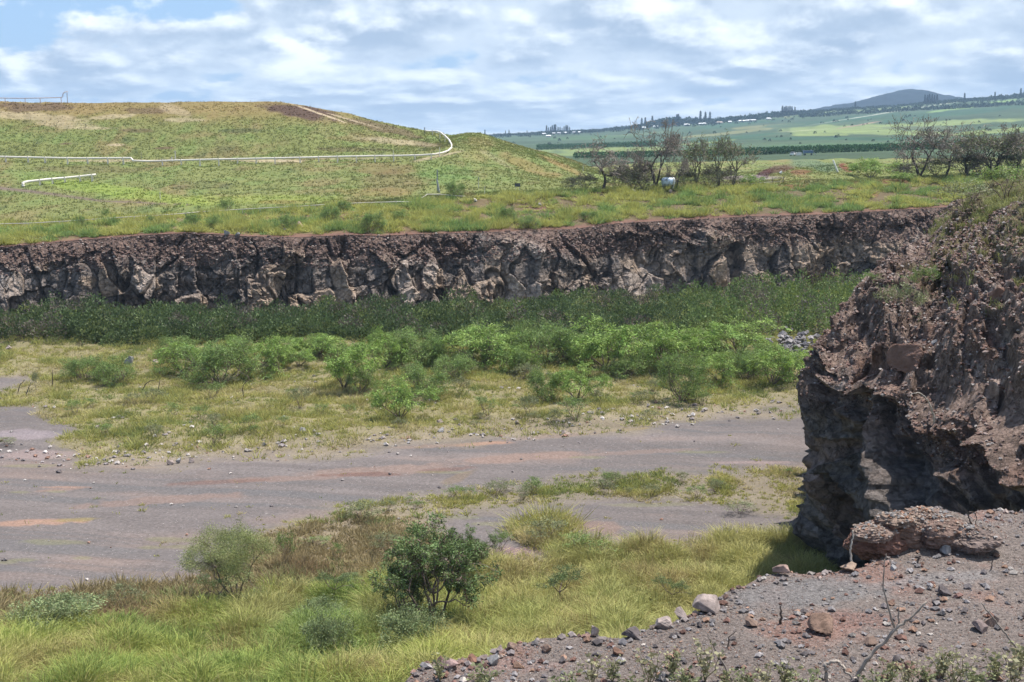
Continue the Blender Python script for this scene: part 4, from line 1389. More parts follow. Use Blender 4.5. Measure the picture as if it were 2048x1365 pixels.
def make_plant(name, seed, height, width, leafcol, nleaf=26, lsize=0.14, aspect=0.35, stems=4, levels=4, twig=(0.17, 0.13, 0.11), droop=0.35, lvar=0.3, dry=0.0, pods=0, r0=0.05, spread=0.75,
               crown='crown', rmin=0.0, lean=0.55, crook=0.28, splits=(2, 3), first=0.35, flat=1.0, trunk_levels=2, rise=0.55, wood2=None, scatter=0.26, low=2, lratio=0.68):
    """mesh data for a plant: trunk part, crown part (twigs + leaves), pods part; returned as meshes under an Empty"""
    br_, tips = skeleton(seed, stems, height, spread, levels, splits, lratio=lratio, crook=crook, r0=r0, droop=0.1, first=first, lean=lean, rise=rise)
    allp = np.concatenate([b[0] for b in br_])
    zmax = allp[:, 2].max()
    wmax = np.percentile(np.hypot(allp[:, 0], allp[:, 1]), 96) * 2
    S = np.array([width / wmax, width / wmax, height / zmax])
    r = np.random.RandomState(seed + 5)
    tm, cm = MB(), MB()
    for pts, rd, lev in br_:
        q = pts * S
        rd = np.maximum(rd, rmin)
        if lev < trunk_levels:
            tm.tube(q, rd, 6, twig, cap=False)
        else:
            cm.tube(q, rd, 3, wood2 or twig, cap=False)
    root = empty(name, (0, 0, 0), None, None)
    tm.build('trunk', M_bark, root, smooth=True)
    TP = np.array([t_[0] * S for t_ in tips])
    TD = np.array([t_[1] for t_ in tips])
    # foliage along the outer branches
    cen, dirs, colr = [], [], []
    lc = np.array(leafcol)
    for pts, rd, lev in br_:
        if lev < levels - low:
            continue
        q = pts * S
        m_ = int(nleaf * (1.0 if lev == levels - 1 else 0.5))
        if m_ < 1:
            continue
        if r.uniform() < dry:
            continue
        t_ = r.uniform(0.25, 1.15, m_) * (len(q) - 1)
        i = np.minimum(t_.astype(int), len(q) - 2)
        f = (t_ - i)[:, None]
        c = q[i] * (1 - f) + q[i + 1] * f + r.normal(0, scatter * 0.5, (m_, 3)) * np.array([1, 1, 0.7]) * min(1.0, width / 3)
        cen.append(c)
        dd = (q[-1] - q[0])
        dirs.append(np.tile(dd / (np.linalg.norm(dd) + 1e-6), (m_, 1)))
        cv_ = 1 + lvar * r.uniform(-1, 1)
        colr.append(np.tile(lc * np.array([cv_ * (1 + 0.1 * r.uniform(-1, 1)), cv_, cv_]), (m_, 1)))
    if cen:
        cen, dirs, colr = np.concatenate(cen), np.concatenate(dirs), np.concatenate(colr)
        V, Q, Cc = leaf_quads(cen, lsize, aspect, seed + 9, colr, 0.25, droop, dirs)
        cm.add(V, Q, None, Cc)
    cm.build(crown, M_leaf, root)
    if pods:
        pm = MB()
        k = r.choice(len(TP), min(len(TP), pods))
        cc = np.repeat(TP[k], 9, 0) + r.normal(0, 0.10, (len(k) * 9, 3))
        V, Q, Cc = leaf_quads(cc, 0.22, 0.16, seed + 11, np.tile((0.20, 0.135, 0.12), (len(cc), 1)), 0.4, 2.5)
        pm.add(V, Q, None, Cc)
        pm.build('seed_pods', M_leaf, root)
    root['w'] = width
    root['h'] = height
    return root


def place_plant(proto, used, loc, wpx, hpx, label, cat, group, seed):
    """wpx/hpx: size in picture pixels at that distance"""
    d = math.hypot(loc[1], H - loc[2])
    sx = (wpx * d / F) / proto['w']
    sz = (hpx * d / F) / proto['h']
    r = np.random.RandomState(seed)
    if proto.name in used:
        o = copy_thing(proto, loc)
    else:
        o = proto
        o.location = Vector([float(c) for c in loc])
        used.add(proto.name)
    o.scale = (sx, sx, sz)
    o.rotation_euler = (0, 0, r.uniform(0, 6.28))
    return tag(o, label, cat, group)


used = set()
KI = (0.245, 0.355, 0.085)
KI2 = (0.200, 0.285, 0.085)
GRG = (0.235, 0.255, 0.130)
DKG = (0.145, 0.205, 0.075)
kiawe = [make_plant('kiawe_bush', 500 + i, 4.0, 5.5, (KI, KI2, KI, KI2)[i], nleaf=(20, 15, 24, 15)[i], lsize=0.23, aspect=0.24, stems=(7, 11, 5, 9)[i], levels=5, droop=(0.5, 0.3, 0.7, 0.2)[i], splits=(2, 3), lean=(0.9, 1.5, 0.7, 1.2)[i], scatter=(0.30, 0.42, 0.30, 0.45)[i], crook=(0.35, 0.4, 0.3, 0.45)[i], first=(0.24, 0.2, 0.3, 0.2)[i], low=4, lvar=0.45) for i in range(4)]
sparse = [make_plant('sparse_bush', 520 + i, 2.4, 2.6, (GRG, KI2)[i], nleaf=12, lsize=0.16, aspect=0.3, stems=5, levels=4, droop=0.1, lean=0.5, r0=0.025, scatter=0.3) for i in range(2)]

mid = [  # px, base py, width, height, kind, label
    (370, 748, 95, 58, 0, 'rounded green thorn bush left of a wider one, in front of the dark thicket'),
    (440, 768, 125, 82, 1, 'wide pale green bush with bare grey stems at its right, left of centre'),
    (232, 768, 72, 48, 3, 'small dark green bush on the yellow grass below a grey boulder'),
    (168, 758, 74, 42, 1, 'thin olive green bush at the left of the meadow, beside the small dark one'),
    (547, 742, 90, 62, 0, 'bright green bush with visible stems, fourth from the left in the back row'),
    (640, 716, 50, 40, 3, 'dark little bush squeezed under the thicket edge left of centre'),
    (688, 778, 125, 92, 2, 'vivid green drooping tree-like bush with a dense dark base, the brightest on the left'),
    (722, 785, 60, 48, 3, 'small green bush leaning on the right side of the vivid drooping bush'),
    (770, 735, 90, 60, 0, 'soft green bush behind the vivid drooping one'),
    (832, 722, 105, 58, 1, 'low spreading blue-green bush in the back row at the centre left'),
    (962, 728, 150, 72, 0, 'broad flat-topped green bush in the back row at the centre'),
    (1092, 724, 105, 68, 1, 'grey-green feathery bush between two larger bright ones in the back row'),
    (1212, 740, 150, 92, 2, 'large bright green thorn tree with forked dark trunks near the centre right'),
    (1330, 740, 140, 84, 0, 'large feathery green bush just right of the forked bright tree'),
    (1365, 802, 90, 88, 1, 'upright rounded bush closest to the gravel road on the right'),
    (1155, 802, 105, 66, 2, 'dense green bush in the second row below the forked bright tree'),
    (1086, 802, 60, 58, 1, 'dull green bush with grey stems left of a dense one in the second row'),
    (850, 795, 90, 62, 1, 'thin bush with a crooked grey trunk in the middle of the meadow'),
    (800, 838, 110, 72, 2, 'dense green bush nearest the stony edge left of centre'),
    (910, 757, 80, 44, 1, 'thin green bush on yellow grass below the flat-topped one'),
    (1480, 712, 150, 66, 2, 'bright green mounded bush on the right, behind its neighbours'),
    (1440, 765, 90, 56, 0, 'mid green bush between the upright rounded one and the near cliff'),
    (1545, 770, 120, 72, 0, 'large soft green bush growing beside the near cliff'),
    (1590, 760, 90, 58, 2, 'bright green bush half hidden behind the near cliff'),
    (1500, 748, 90, 50, 1, 'dull green bush in the gap above the large soft one on the right'),
    (1270, 752, 80, 46, 3, 'low dark bush at the foot of the forked bright tree'),
    (1400, 722, 90, 60, 0, 'feathery bush filling the gap left of the bright mounded one'),
    (1030, 745, 60, 44, 1, 'small thin bush below the grey-green feathery one'),
]
for i, (px, py, wd, ht, k, lab) in enumerate(mid):
    place_plant(kiawe[k], used, hit_floor(px, py), wd * 1.2, ht * 1.15, lab, 'bush', 'green thorn bushes on the quarry meadow', 600 + i)
r = np.random.RandomState(640)
fill = [(x_ + r.uniform(-14, 14), interp(x_, [(330, 712), (900, 712), (1600, 700)]) + r.uniform(-8, 14), r.uniform(36, 125), r.uniform(24, 66)) for x_ in np.arange(640, 1600, 60)] + [(r.uniform(760, 1580), r.uniform(725, 765), r.uniform(50, 100), r.uniform(34, 60)) for _ in range(6)] + [(r.uniform(300, 760), r.uniform(705, 735), r.uniform(50, 90), r.uniform(26, 44)) for _ in range(9)]
for i, (px, py, wd, ht) in enumerate(fill):
    place_plant(kiawe[i % 4], used, hit_floor(px, py), wd, ht, 'feathery green bush merging with others in the unbroken row below the thicket', 'bush', 'bushes merging into one row below the thicket', 660 + i)
# the wall of bushes behind the first row
smalls = [(600, 817, 42, 42, 'small thin shrub alone on the yellow grass, left of the dense stony-edge bush'), (975, 832, 44, 38, 'small pale shrub below the centre, left of its twin near the road edge'),
          (1055, 832, 44, 40, 'small pale shrub near the road edge, below the dull bush with grey stems'), (1150, 842, 60, 44, 'low grey-green shrub close to the road below the dense second row bush'),
          (1110, 845, 30, 28, 'tiny grey shrub left of the low grey-green one by the road'), (425, 800, 44, 34, 'small green shrub on grass below the wide pale bush'),
          (920, 790, 36, 36, 'spindly shrub on stony grass at the centre of the meadow'), (700, 830, 30, 22, 'tiny green tuft shrub below the vivid drooping bush'),
          (1300, 842, 34, 22, 'low round shrub at the edge of the road on the right'), (1405, 812, 30, 26, 'small feathery shrub right of the upright rounded bush'),
          (72, 782, 16, 40, 'thin upright green stem plant at the far left of the meadow'), (430, 890, 50, 40, 'grey twiggy shrub on the stony edge, left of centre'),
          (1225, 972, 44, 26, 'small dark shrub on the strip of grass between the two gravel areas'), (1070, 975, 26, 20, 'dark dead-looking little shrub on the upper edge of the strip'),
          (1000, 985, 50, 24, 'green shrub at the left of the dark little one on the strip'), (905, 995, 40, 22, 'olive shrub on the strip where it narrows to the left'),
          (725, 1040, 75, 34, 'rounded green shrub at the left end of the grass strip'), (635, 1090, 46, 14, 'flat grey shrub lying on brown ground'),
          (770, 1105, 56, 38, 'dense round dark green shrub on the brown grass'), (1390, 998, 40, 24, 'thin shrub at the lower edge of the grass strip'), (1480, 1028, 60, 22, 'grey dry shrub on gravel near the cliff foot'),
          (1180, 1112, 90, 40, 'feathery green shrub spreading over the edge of the tall grass'), (1090, 1085, 80, 46, 'brown-green dry shrub beside a yellow grass clump on the gravel'),
          (575, 1135, 36, 70, 'slender feathery shrub right of the big pale tree'), (15, 890, 40, 14, 'flat grey shrub on the gravel at the left edge'), (1000, 1100, 44, 36, 'twiggy olive shrub right behind the tall podded tree'),
          (1365, 965, 30, 20, 'low olive shrub on the right half of the strip'), (680, 1118, 26, 30, 'little feathery shrub between the slender one and the round dark one'), (250, 1215, 60, 46, 'pale wispy shrub in dry grass, right of the wide grey-green one')]
for i, (px, py, wd, ht, lab) in enumerate(smalls):
    place_plant(sparse[i % 2], used, hit_floor(px, py), wd * 1.1, ht * 1.1, lab, 'shrub', 'small shrubs on the quarry floor', 700 + i)

r = np.random.RandomState(770)
for i in range(64):
    px = r.uniform(100, 1580)
    lo = interp(px, [(100, 880), (600, 880), (950, 860), (1300, 830), (1600, 800)])
    py = r.uniform(735, lo)
    if i >= 46:
        px, py = r.uniform(620, 1580), 0
        py = interp(px, [(600, 1050), (900, 1000), (1250, 975), (1600, 960)]) + r.uniform(-12, 22)
    k = r.uniform(0.5, 1.3)
    nm = 'small thin grey-green shrub scattered over the yellow meadow grass' if i < 46 else 'small low shrub scattered along the grass strip between the gravel areas'
    place_plant(sparse[i % 2], used, hit_floor(px, py), 34 * k, 24 * k, nm, 'shrub', 'scattered shrubs of the meadow' if i < 46 else 'scattered shrubs of the grass strip', 2000 + i)

# near trees of the foreground
t = make_plant('feathery_tree', 801, 6.0, 7.0, (0.270, 0.300, 0.120), nleaf=75, lsize=0.13, aspect=0.24, stems=4, levels=6, droop=0.25, r0=0.09, splits=(2, 3), lean=0.5, scatter=0.6, dry=0.0, low=3, first=0.28)
place_plant(t, used, hit_floor(472, 1205), 190, 152, 'tall pale green feathery tree at the left, standing in the tall grass', 'tree', None, 2)
t = make_plant('small_tree', 802, 3.2, 3.4, (0.135, 0.190, 0.075), nleaf=44, lsize=0.10, aspect=0.4, stems=1, levels=5, droop=0.2, r0=0.07, splits=(2, 3), scatter=0.25, first=0.4)
place_plant(t, used, hit_floor(446, 1222), 90, 85, 'small dark leaved tree on a thin trunk in front of the feathery one', 'tree', 'small dark trees in the tall grass', 3)
place_plant(t, used, hit_floor(664, 1206), 76, 68, 'small flat-crowned dark tree on a thin bent trunk, left of the podded tree', 'tree', 'small dark trees in the tall grass', 4)
place_plant(t, used, hit_floor(1120, 1222), 105, 90, 'open dark tree with bare lower stems, right of the podded tree', 'tree', 'small dark trees in the tall grass', 5)
place_plant(t, used, hit_floor(1338, 1214), 80, 66, 'low spreading dark tree just above the gravel ledge', 'tree', 'small dark trees in the tall grass', 6)
t = make_plant('podded_tree', 810, 6.0, 5.2, DKG, nleaf=26, lsize=0.13, aspect=0.40, stems=5, levels=6, droop=0.35, r0=0.07, splits=(2, 3), pods=220, scatter=0.20, lean=0.75, dry=0.08, first=0.30, crook=0.36, spread=0.95, lvar=0.5)
place_plant(t, used, hit_floor(862, 1262), 255, 235, 'large dark green tree hung with brown seed pods, nearest the centre', 'tree', 'trees with brown seed pods', 7)
place_plant(t, used, hit_floor(812, 1248), 135, 150, 'dark green podded tree leaning out on the left of the large one', 'tree', 'trees with brown seed pods', 9)
place_plant(t, used, hit_floor(935, 1165), 115, 118, 'smaller dark green tree with brown seed pods, behind the large one', 'tree', 'trees with brown seed pods', 8)
t = make_plant('leafy_shrub', 820, 2.2, 3.6, (0.250, 0.300, 0.140), nleaf=18, lsize=0.13, aspect=0.4, stems=8, levels=5, droop=0.1, r0=0.03, lean=0.9, scatter=0.28, first=0.3, low=3, lvar=0.45)
for i, (px, py, wd, ht, lab) in enumerate([(120, 1258, 170, 66, 'wide grey-green shrub at the left edge of the tall grass'), (655, 1320, 100, 95, 'grey-green leafy shrub in front, left of the podded tree'), (820, 1310, 130, 95, 'dark leafy shrub at the foot of the podded tree'),
                                           (640, 1255, 90, 60, 'dark green leafy shrub left of the podded tree trunk'), (700, 1170, 44, 26, 'dry grey shrub behind the small flat-crowned tree')]):
    place_plant(t, used, hit_floor(px, py), wd, ht, lab, 'shrub', 'leafy shrubs in the tall grass', 830 + i)

# bushes along the rim above the far cliff
rimb = [(455, 422, 34, 26, 'dark round bush alone at the foot of the grassy hill'), (912, 392, 46, 30, 'dark green bush beside the thin pipe at the foot of the hill'), (160, 455, 34, 26, 'green bush behind the low rail at the far left'), (385, 455, 34, 30, 'green bush on the rim left of the pink boulder'),
        (430, 455, 40, 26, 'pale bush just right of another on the rim'), (335, 432, 24, 14, 'low dark bush touching the low rail'), (575, 460, 50, 36, 'dark bush beside the pink boulder on the rim'), (740, 462, 60, 40, 'spreading light green bush on the rim, left of centre'),
        (215, 436, 24, 20, 'small olive bush on the low rail'), (660, 445, 40, 34, 'grey-green bush on the rim right of the pink boulder'), (1060, 455, 50, 26, 'low green bush on the rim above the dark rock face'), (1010, 440, 40, 28, 'low bush on the rim left of the dark rock face'),
        (300, 445, 22, 16, 'tiny bush on the rim, third from the left'), (690, 420, 30, 20, 'tiny grey bush at the left end of the thin pipe'), (800, 440, 40, 22, 'olive bush on the rim under a bare red patch'), (1180, 440, 40, 20, 'small bush on the berm above the cliff right of centre')]
for i, (px, py, wd, ht, lab) in enumerate(rimb):
    place_plant(kiawe[3 if i % 2 == 0 else 1], used, hill_at(px, py), wd, ht, lab, 'bush', 'bushes on the cliff rim', 900 + i)

# bare thorn trees on the skyline of the berm
BT = (0.085, 0.068, 0.060)
bare1 = make_plant('bare_tree', 851, 9.0, 9.0, (0.12, 0.10, 0.07), nleaf=0, stems=1, levels=8, r0=0.24, splits=(2, 3), crook=0.32, first=0.20, lratio=0.80, spread=0.85, twig=BT, wood2=(0.30, 0.25, 0.215), dry=1.0, trunk_levels=4, rmin=0.030)
bare2 = make_plant('bare_tree', 857, 10.0, 9.0, (0.12, 0.11, 0.06), nleaf=1, lsize=0.2, stems=2, levels=8, r0=0.22, splits=(2, 3), crook=0.30, first=0.20, lratio=0.80, spread=0.75, twig=BT, wood2=(0.30, 0.25, 0.215), dry=0.6, trunk_levels=4, lean=0.35, rmin=0.030)
green1 = make_plant('thin_tree', 863, 7.0, 6.0, (0.20, 0.24, 0.09), nleaf=2, lsize=0.26, stems=2, levels=7, r0=0.12, splits=(2, 3), crook=0.28, first=0.22, lratio=0.78, spread=0.7, twig=BT, wood2=(0.28, 0.24, 0.19), dry=0.25, trunk_levels=3, lean=0.3, scatter=0.6, rmin=0.025)
scrub = make_plant('dry_bush', 869, 4.0, 6.0, (0.12, 0.14, 0.07), nleaf=3, lsize=0.25, stems=7, levels=6, r0=0.05, splits=(2, 3), crook=0.25, twig=(0.13, 0.105, 0.09), dry=0.5, lean=0.7, rmin=0.02)
bt = [(bare1, 1207, 378, 110, 102, 'bare spreading tree with a crooked trunk, leftmost on the berm skyline', 'tree'),
      (bare2, 1312, 376, 120, 128, 'tallest bare tree, its dark trunks crossing beside the pale tank', 'tree'),
      (bare1, 1262, 376, 60, 80, 'thin bare tree between the spreading one and the tallest', 'tree'),
      (green1, 1392, 376, 84, 96, 'thin tree with a few yellow-green leaves just right of the tank', 'tree'),
      (green1, 1438, 372, 70, 98, 'upright sparse green tree with a rounded top on the berm', 'tree'),
      (green1, 1466, 370, 76, 84, 'leaning sparse green tree at the right end of the middle group', 'tree'),
      (bare2, 1352, 378, 60, 70, 'low bare tree in front of the right end of the tank', 'tree'),
      (bare2, 1840, 352, 115, 112, 'bare tree with a leaning crown, left of the right-hand group', 'tree'),
      (bare1, 1893, 350, 95, 100, 'bare dark tree in the middle of the right-hand group', 'tree'),
      (green1, 1935, 350, 90, 84, 'half green tree behind the bare ones on the right', 'tree'),
      (bare2, 1985, 352, 130, 98, 'broad tangled tree with some green leaves at the right edge', 'tree'),
      (green1, 2030, 352, 100, 92, 'green leafed tree at the very right edge of the berm', 'tree'),
      (green1, 1985, 350, 120, 80, 'low green tree inside the broad tangled one on the right', 'tree')]
for i, (pr, px, py, wd, ht, lab, cat) in enumerate(bt):
    p = hill_at(px, py)
    place_plant(pr, used, p, wd * 1.1, ht * 1.1, lab, cat, 'thorn trees standing on the berm', 940 + i)
sb = [(1170, 378, 60, 34, 'grey dry bush left of the leftmost bare tree'), (1145, 372, 36, 20, 'low dark bush at the foot of the hill spur'), (1235, 378, 60, 50, 'dry twiggy bush between the two biggest bare trees'), (1285, 377, 60, 60, 'dense dry bush under the tallest bare tree'), (1265, 378, 70, 44, 'dark dry bush behind the dead branches'),
      (1375, 376, 50, 44, 'dry bush right beside the tank'), (1415, 376, 60, 50, 'brown dry bush under the sparse green trees'), (1450, 374, 60, 44, 'dry bush below the upright green tree'), (1870, 350, 70, 40, 'dry bush between the trunks of the right-hand group'), (1925, 350, 70, 46, 'grey dry bush right of the bare dark tree'), (1960, 350, 80, 50, 'dense bush under the broad tangled tree'),
      (1810, 352, 50, 26, 'low dry bush at the left of the right-hand group'), (1330, 377, 40, 30, 'small dry bush just in front of the tank'), (2025, 352, 90, 60, 'dense dry bush at the right edge of the berm')]
for i, (px, py, wd, ht, lab) in enumerate(sb):
    place_plant(scrub, used, hill_at(px, py), wd * 1.1, ht, lab, 'bush', 'dry bushes under the berm trees', 970 + i)
for i, (px, py, wd, ht, lab) in enumerate([(1742, 356, 100, 40, 'broad bright green bush on the plateau, right of the leaning white pole'), (1800, 362, 50, 20, 'small green bush right of the broad bright one'), (1500, 372, 50, 24, 'small green bush left of the rail fence')]):
    place_plant(kiawe[2], used, hill_at(px, py), wd, ht, lab, 'bush', 'green bushes on the plateau', 990 + i)
# green plants on the near slope
for i, (px, py, wd, ht, pr, lab) in enumerate([(1800, 645, 90, 84, sparse[0], 'pale yellow-green bush hanging on the near cliff top'), (1845, 590, 60, 60, sparse[1], 'grassy green plant above the pale bush on the near cliff'), (1745, 570, 36, 26, sparse[1], 'tiny green plant where the near cliff meets the far one'),
                                               (1930, 420, 110, 60, sparse[0], 'leafy green shrub on the crest of the right-hand slope'), (2010, 400, 120, 70, sparse[1], 'bushy green shrub at the right end of the slope crest')]):
    place_plant(pr, used, pick(px, py, BUT, BPX, BPY), wd, ht, lab, 'shrub', 'shrubs on the near cliff', 1010 + i)

for pr in kiawe + sparse + [bare1, bare2, green1, scrub, t]:
    assert pr.name in used, pr.name

# dark thicket along the foot of the far cliff
r = np.random.RandomState(1100)
tb = MB()
cen_all = []
tk_h = lambda p: interp(p, [(-300, 58), (0, 62), (150, 66), (300, 62), (500, 58), (700, 56), (900, 66), (1100, 80), (1300, 100), (1400, 112), (1500, 118), (1700, 120), (2000, 120)])
for px in np.arange(-250, 1900, 9.0):
    for row in range(4):
        pxx = px + r.uniform(-9, 9)
        base = interp(pxx, [(-300, 690), (0, 694), (200, 696), (320, 700), (450, 690), (700, 690), (900, 700), (1100, 700), (1300, 690), (1500, 685), (1700, 680), (2000, 670)])
        by = interp(pxx, [(-900, 652), (0, 650), (400, 646), (700, 641), (1000, 624), (1300, 606), (1700, 592), (2000, 582)])
        f = (row + r.uniform(0, 1)) / 4.0
        py = base * (1 - f) + (by + 3) * f
        p = on_plane(pxx, py, 0.4)
        hgt = r.uniform(0.9, 3.0) * (0.75 + 0.9 * float(vnoise(np.array(pxx / 38.0), np.array(row * 0.7), 1101))) * (1 + 0.35 * (pxx > 1350))
        cen_all.append((p[0], p[1], hgt, r.uniform(1.3, 2.3), pxx))
V_, Q_, C_ = [], [], []
for (cx, cy, hh2, rad, pxx) in cen_all:
    n = 330
    d = r.normal(0, 1, (n, 3))
    d /= np.linalg.norm(d, axis=1)[:, None]
    d[:, 2] = np.abs(d[:, 2]) * 1.0 - 0.12
    rr3 = r.uniform(0.72, 1.06, n)[:, None]
    c = np.array([cx, cy, zf(cx, cy) + 0.1]) + d * rr3 * np.array([rad, rad, hh2])
    base = np.array((0.095, 0.135, 0.052)) * (0.7 + 0.7 * r.uniform())
    if pxx > 1380:
        base = base * np.array((1.35, 1.35, 1.15))
    if r.uniform() < 0.10:
        base = np.array((0.15, 0.13, 0.10))
    elif r.uniform() < 0.2:
        base = base * np.array((1.5, 1.3, 1.1))
    cen_ = c
    dr = d + np.array([0, 0, 0.3])
    V, Q, Cc = leaf_quads(cen_, 0.32, 0.55, r.randint(1 << 30), np.tile(base, (n, 1)), 0.35, 0.1, dr)
    tb.add(V, Q, None, Cc)
o = tb.build('thicket', M_leaf)
tag(o, 'dark green thicket growing along the foot of the far cliff', 'thicket', kind='stuff')
print('thicket', len(cen_all) * 330)

# ------------------------------------------------------------------ stones
def stone_mesh(seed, n=1):
    """a rough boulder: unit size"""
    r = np.random.RandomState(seed)
    th_ = np.linspace(0, pi, 33)
    ph_ = np.linspace(0, 2 * pi, 53)[:-1]
    T_, P_ = np.meshgrid(th_, ph_, indexing='ij')
    D = np.stack([np.sin(T_) * np.cos(P_), np.sin(T_) * np.sin(P_), np.cos(T_)], -1).reshape(-1, 3)
    rad = np.ones(len(D)) * 1.1
    for k in range(13):
        nrm = r.normal(0, 1, 3)
        nrm /= np.linalg.norm(nrm)
        dcut = r.uniform(0.42, 0.85)
        dt = D @ nrm
        rad = np.where(dt > 0.05, np.minimum(rad, dcut / np.maximum(dt, 0.05)), rad)
    V = D * rad[:, None]
    V += 0.05 * np.stack([fbm(V[:, 0] * 4 + k * 9, V[:, 1] * 4 + V[:, 2] * 4, seed + k, 3) for k in range(3)], -1)
    R, Cn = 33, 52
    i = np.arange(R * Cn).reshape(R, Cn)
    j = np.roll(i, -1, 1)
    Q = np.stack([i[:-1], i[1:], j[1:], j[:-1]], -1).reshape(-1, 4)
    return V, Q


STONES = [stone_mesh(1200 + i) for i in range(6)]


def boulder(p, size, col, seed, label, group=None, mat=None, flat=0.75, name='boulder', rot=None):
    V, Q = STONES[seed % 6]
    r = np.random.RandomState(seed)
    V = V * np.array([size[0], size[1], size[2]]) / 2
    V = V @ rotm((r.uniform(-.3, .3), r.uniform(-.3, .3), r.uniform(0, 6)) if rot is None else rot).T
    cc = np.array(col) * (1 + 0.35 * fbm(V[:, 0] * 3 / size[0], V[:, 2] * 3 / size[0] + V[:, 1], seed, 3))[:, None]
    o = mk(name, V, Q, mat or M_boul, cc)
    o.location = Vector([float(c) for c in p]) + Vector((0, 0, size[2] * 0.28))
    return tag(o, label, 'boulder', group)


def px_m(p, n):
    return n * math.hypot(p[1], H - p[2]) / F


ORB = (0.215, 0.15, 0.12)
PKB = (0.29, 0.235, 0.215)
GYB = (0.26, 0.25, 0.25)
DKB = (0.13, 0.11, 0.11)
lb = [(1645, 1262, 62, 44, (0.22, 0.145, 0.11), 'orange-brown boulder lying alone in the middle of the gravel ledge'), (1415, 1222, 70, 40, PKB, 'large pinkish-grey boulder on the edge of the ledge'), (1362, 1232, 34, 22, PKB, 'flat pink boulder left of the large one on the ledge edge'),
      (1563, 1131, 38, 28, (0.30, 0.21, 0.18), 'tan boulder on the ledge lip in front of the dark cliff'), (1698, 1140, 42, 20, (0.30, 0.22, 0.17), 'flat tan boulder at the foot of the pale root'), (1500, 1252, 34, 20, ORB, 'small orange rock beside the dead stump'),
      (1262, 1262, 44, 20, DKB, 'dark boulder at the ledge edge below the low tree'), (1325, 1245, 44, 26, PKB, 'grey-pink boulder between the dark one and the large edge boulders'), (1190, 1262, 26, 22, PKB, 'small pale pointed rock on the ledge edge'),
      (1022, 1298, 28, 20, ORB, 'brown rock at the lower left part of the ledge'), (988, 1328, 30, 26, GYB, 'grey rock near the bottom, left end of the ledge'), (942, 1325, 28, 18, (0.20, 0.11, 0.08), 'red-brown rock left of the grey one'), (895, 1332, 44, 18, (0.26, 0.18, 0.17), 'flat mauve rock at the lower left tip of the ledge'),
      (1095, 1302, 26, 20, ORB, 'small orange rock on the left arm of the ledge'), (1888, 1190, 30, 22, DKB, 'dark rock on the gravel at the right'), (1915, 1196, 24, 14, (0.22, 0.13, 0.11), 'dark red rock right of the dark one'), (1985, 1250, 36, 24, ORB, 'orange rock at the right edge of the ledge'),
      (1785, 1140, 16, 12, GYB, 'small grey stone below the outcrop'), (1890, 1108, 26, 22, GYB, 'grey rock on the slope of the ledge, right of the outcrop'), (1960, 1262, 40, 26, (0.22, 0.17, 0.16), 'mauve rock near the right edge'), (1235, 1310, 24, 18, (0.2, 0.12, 0.09), 'dark brown rock above the leafy weeds'),
      (1820, 1340, 34, 22, (0.2, 0.12, 0.1), 'dark rock at the bottom behind the big weeds'), (1000, 1286 + 14, 20, 14, PKB, 'pinkish pebble-like rock beside the brown one'), (1740, 1288, 30, 18, ORB, 'orange rock under the forked dead branch')]
for i, (px, py, wd, ht, c, lab) in enumerate(lb):
    p = hit_ledge(px, py)
    s1 = px_m(p, wd)
    boulder(p, (s1, s1 * 0.85, px_m(p, ht) * 1.15), c, 1300 + i, lab, 'rocks on the gravel ledge', M_stone)
fb = [(340, 930, 20, 14, PKB, 'pale boulder at the edge of the road, left end of a stone row'), (358, 926, 14, 12, GYB, 'grey stone in the row beside the pale boulder'), (385, 925, 14, 11, PKB, 'pale stone third in the row by the road'), (118, 946, 14, 8, DKB, 'single dark stone on the gravel at the left'), (258, 728, 30, 18, GYB, 'grey boulder in the meadow behind the small dark bush'),
      (312, 728, 18, 12, PKB, 'pinkish boulder right of the grey one in the meadow'), (18, 700, 18, 12, PKB, 'pale boulder at the far left edge of the thicket'), (195, 858, 14, 9, PKB, 'pink stone on the stony ground left'), (605, 865, 20, 12, GYB, 'grey stone patch in the grass, left of centre'), (880, 848, 18, 9, PKB, 'flat pale stone at the foot of the dense bush'),
      (883, 864, 18, 9, GYB, 'grey flat stone right below the flat pale one'), (1035, 848, 12, 10, PKB, 'pale upright stone near the road, centre'), (1130, 868, 24, 8, PKB, 'row of whitish stone at the road edge, right of centre'), (1258, 846, 10, 6, PKB, 'small white stone by the road on the right'), (238, 836, 16, 6, DKB, 'flat dark stone on yellow grass at the left'),
      (780, 950, 8, 6, DKB, 'tiny dark stone on the reddish road'), (530, 892, 14, 8, GYB, 'grey stone at the stony margin above the road'), (1390, 812, 14, 8, PKB, 'white stone left of the near cliff by the road')]
for i, (px, py, wd, ht, c, lab) in enumerate(fb):
    p = hit_floor(px, py)
    s1 = px_m(p, wd)
    boulder(p, (s1, s1 * 0.8, px_m(p, ht) * 1.2), c, 1400 + i, lab, 'stones on the quarry floor')
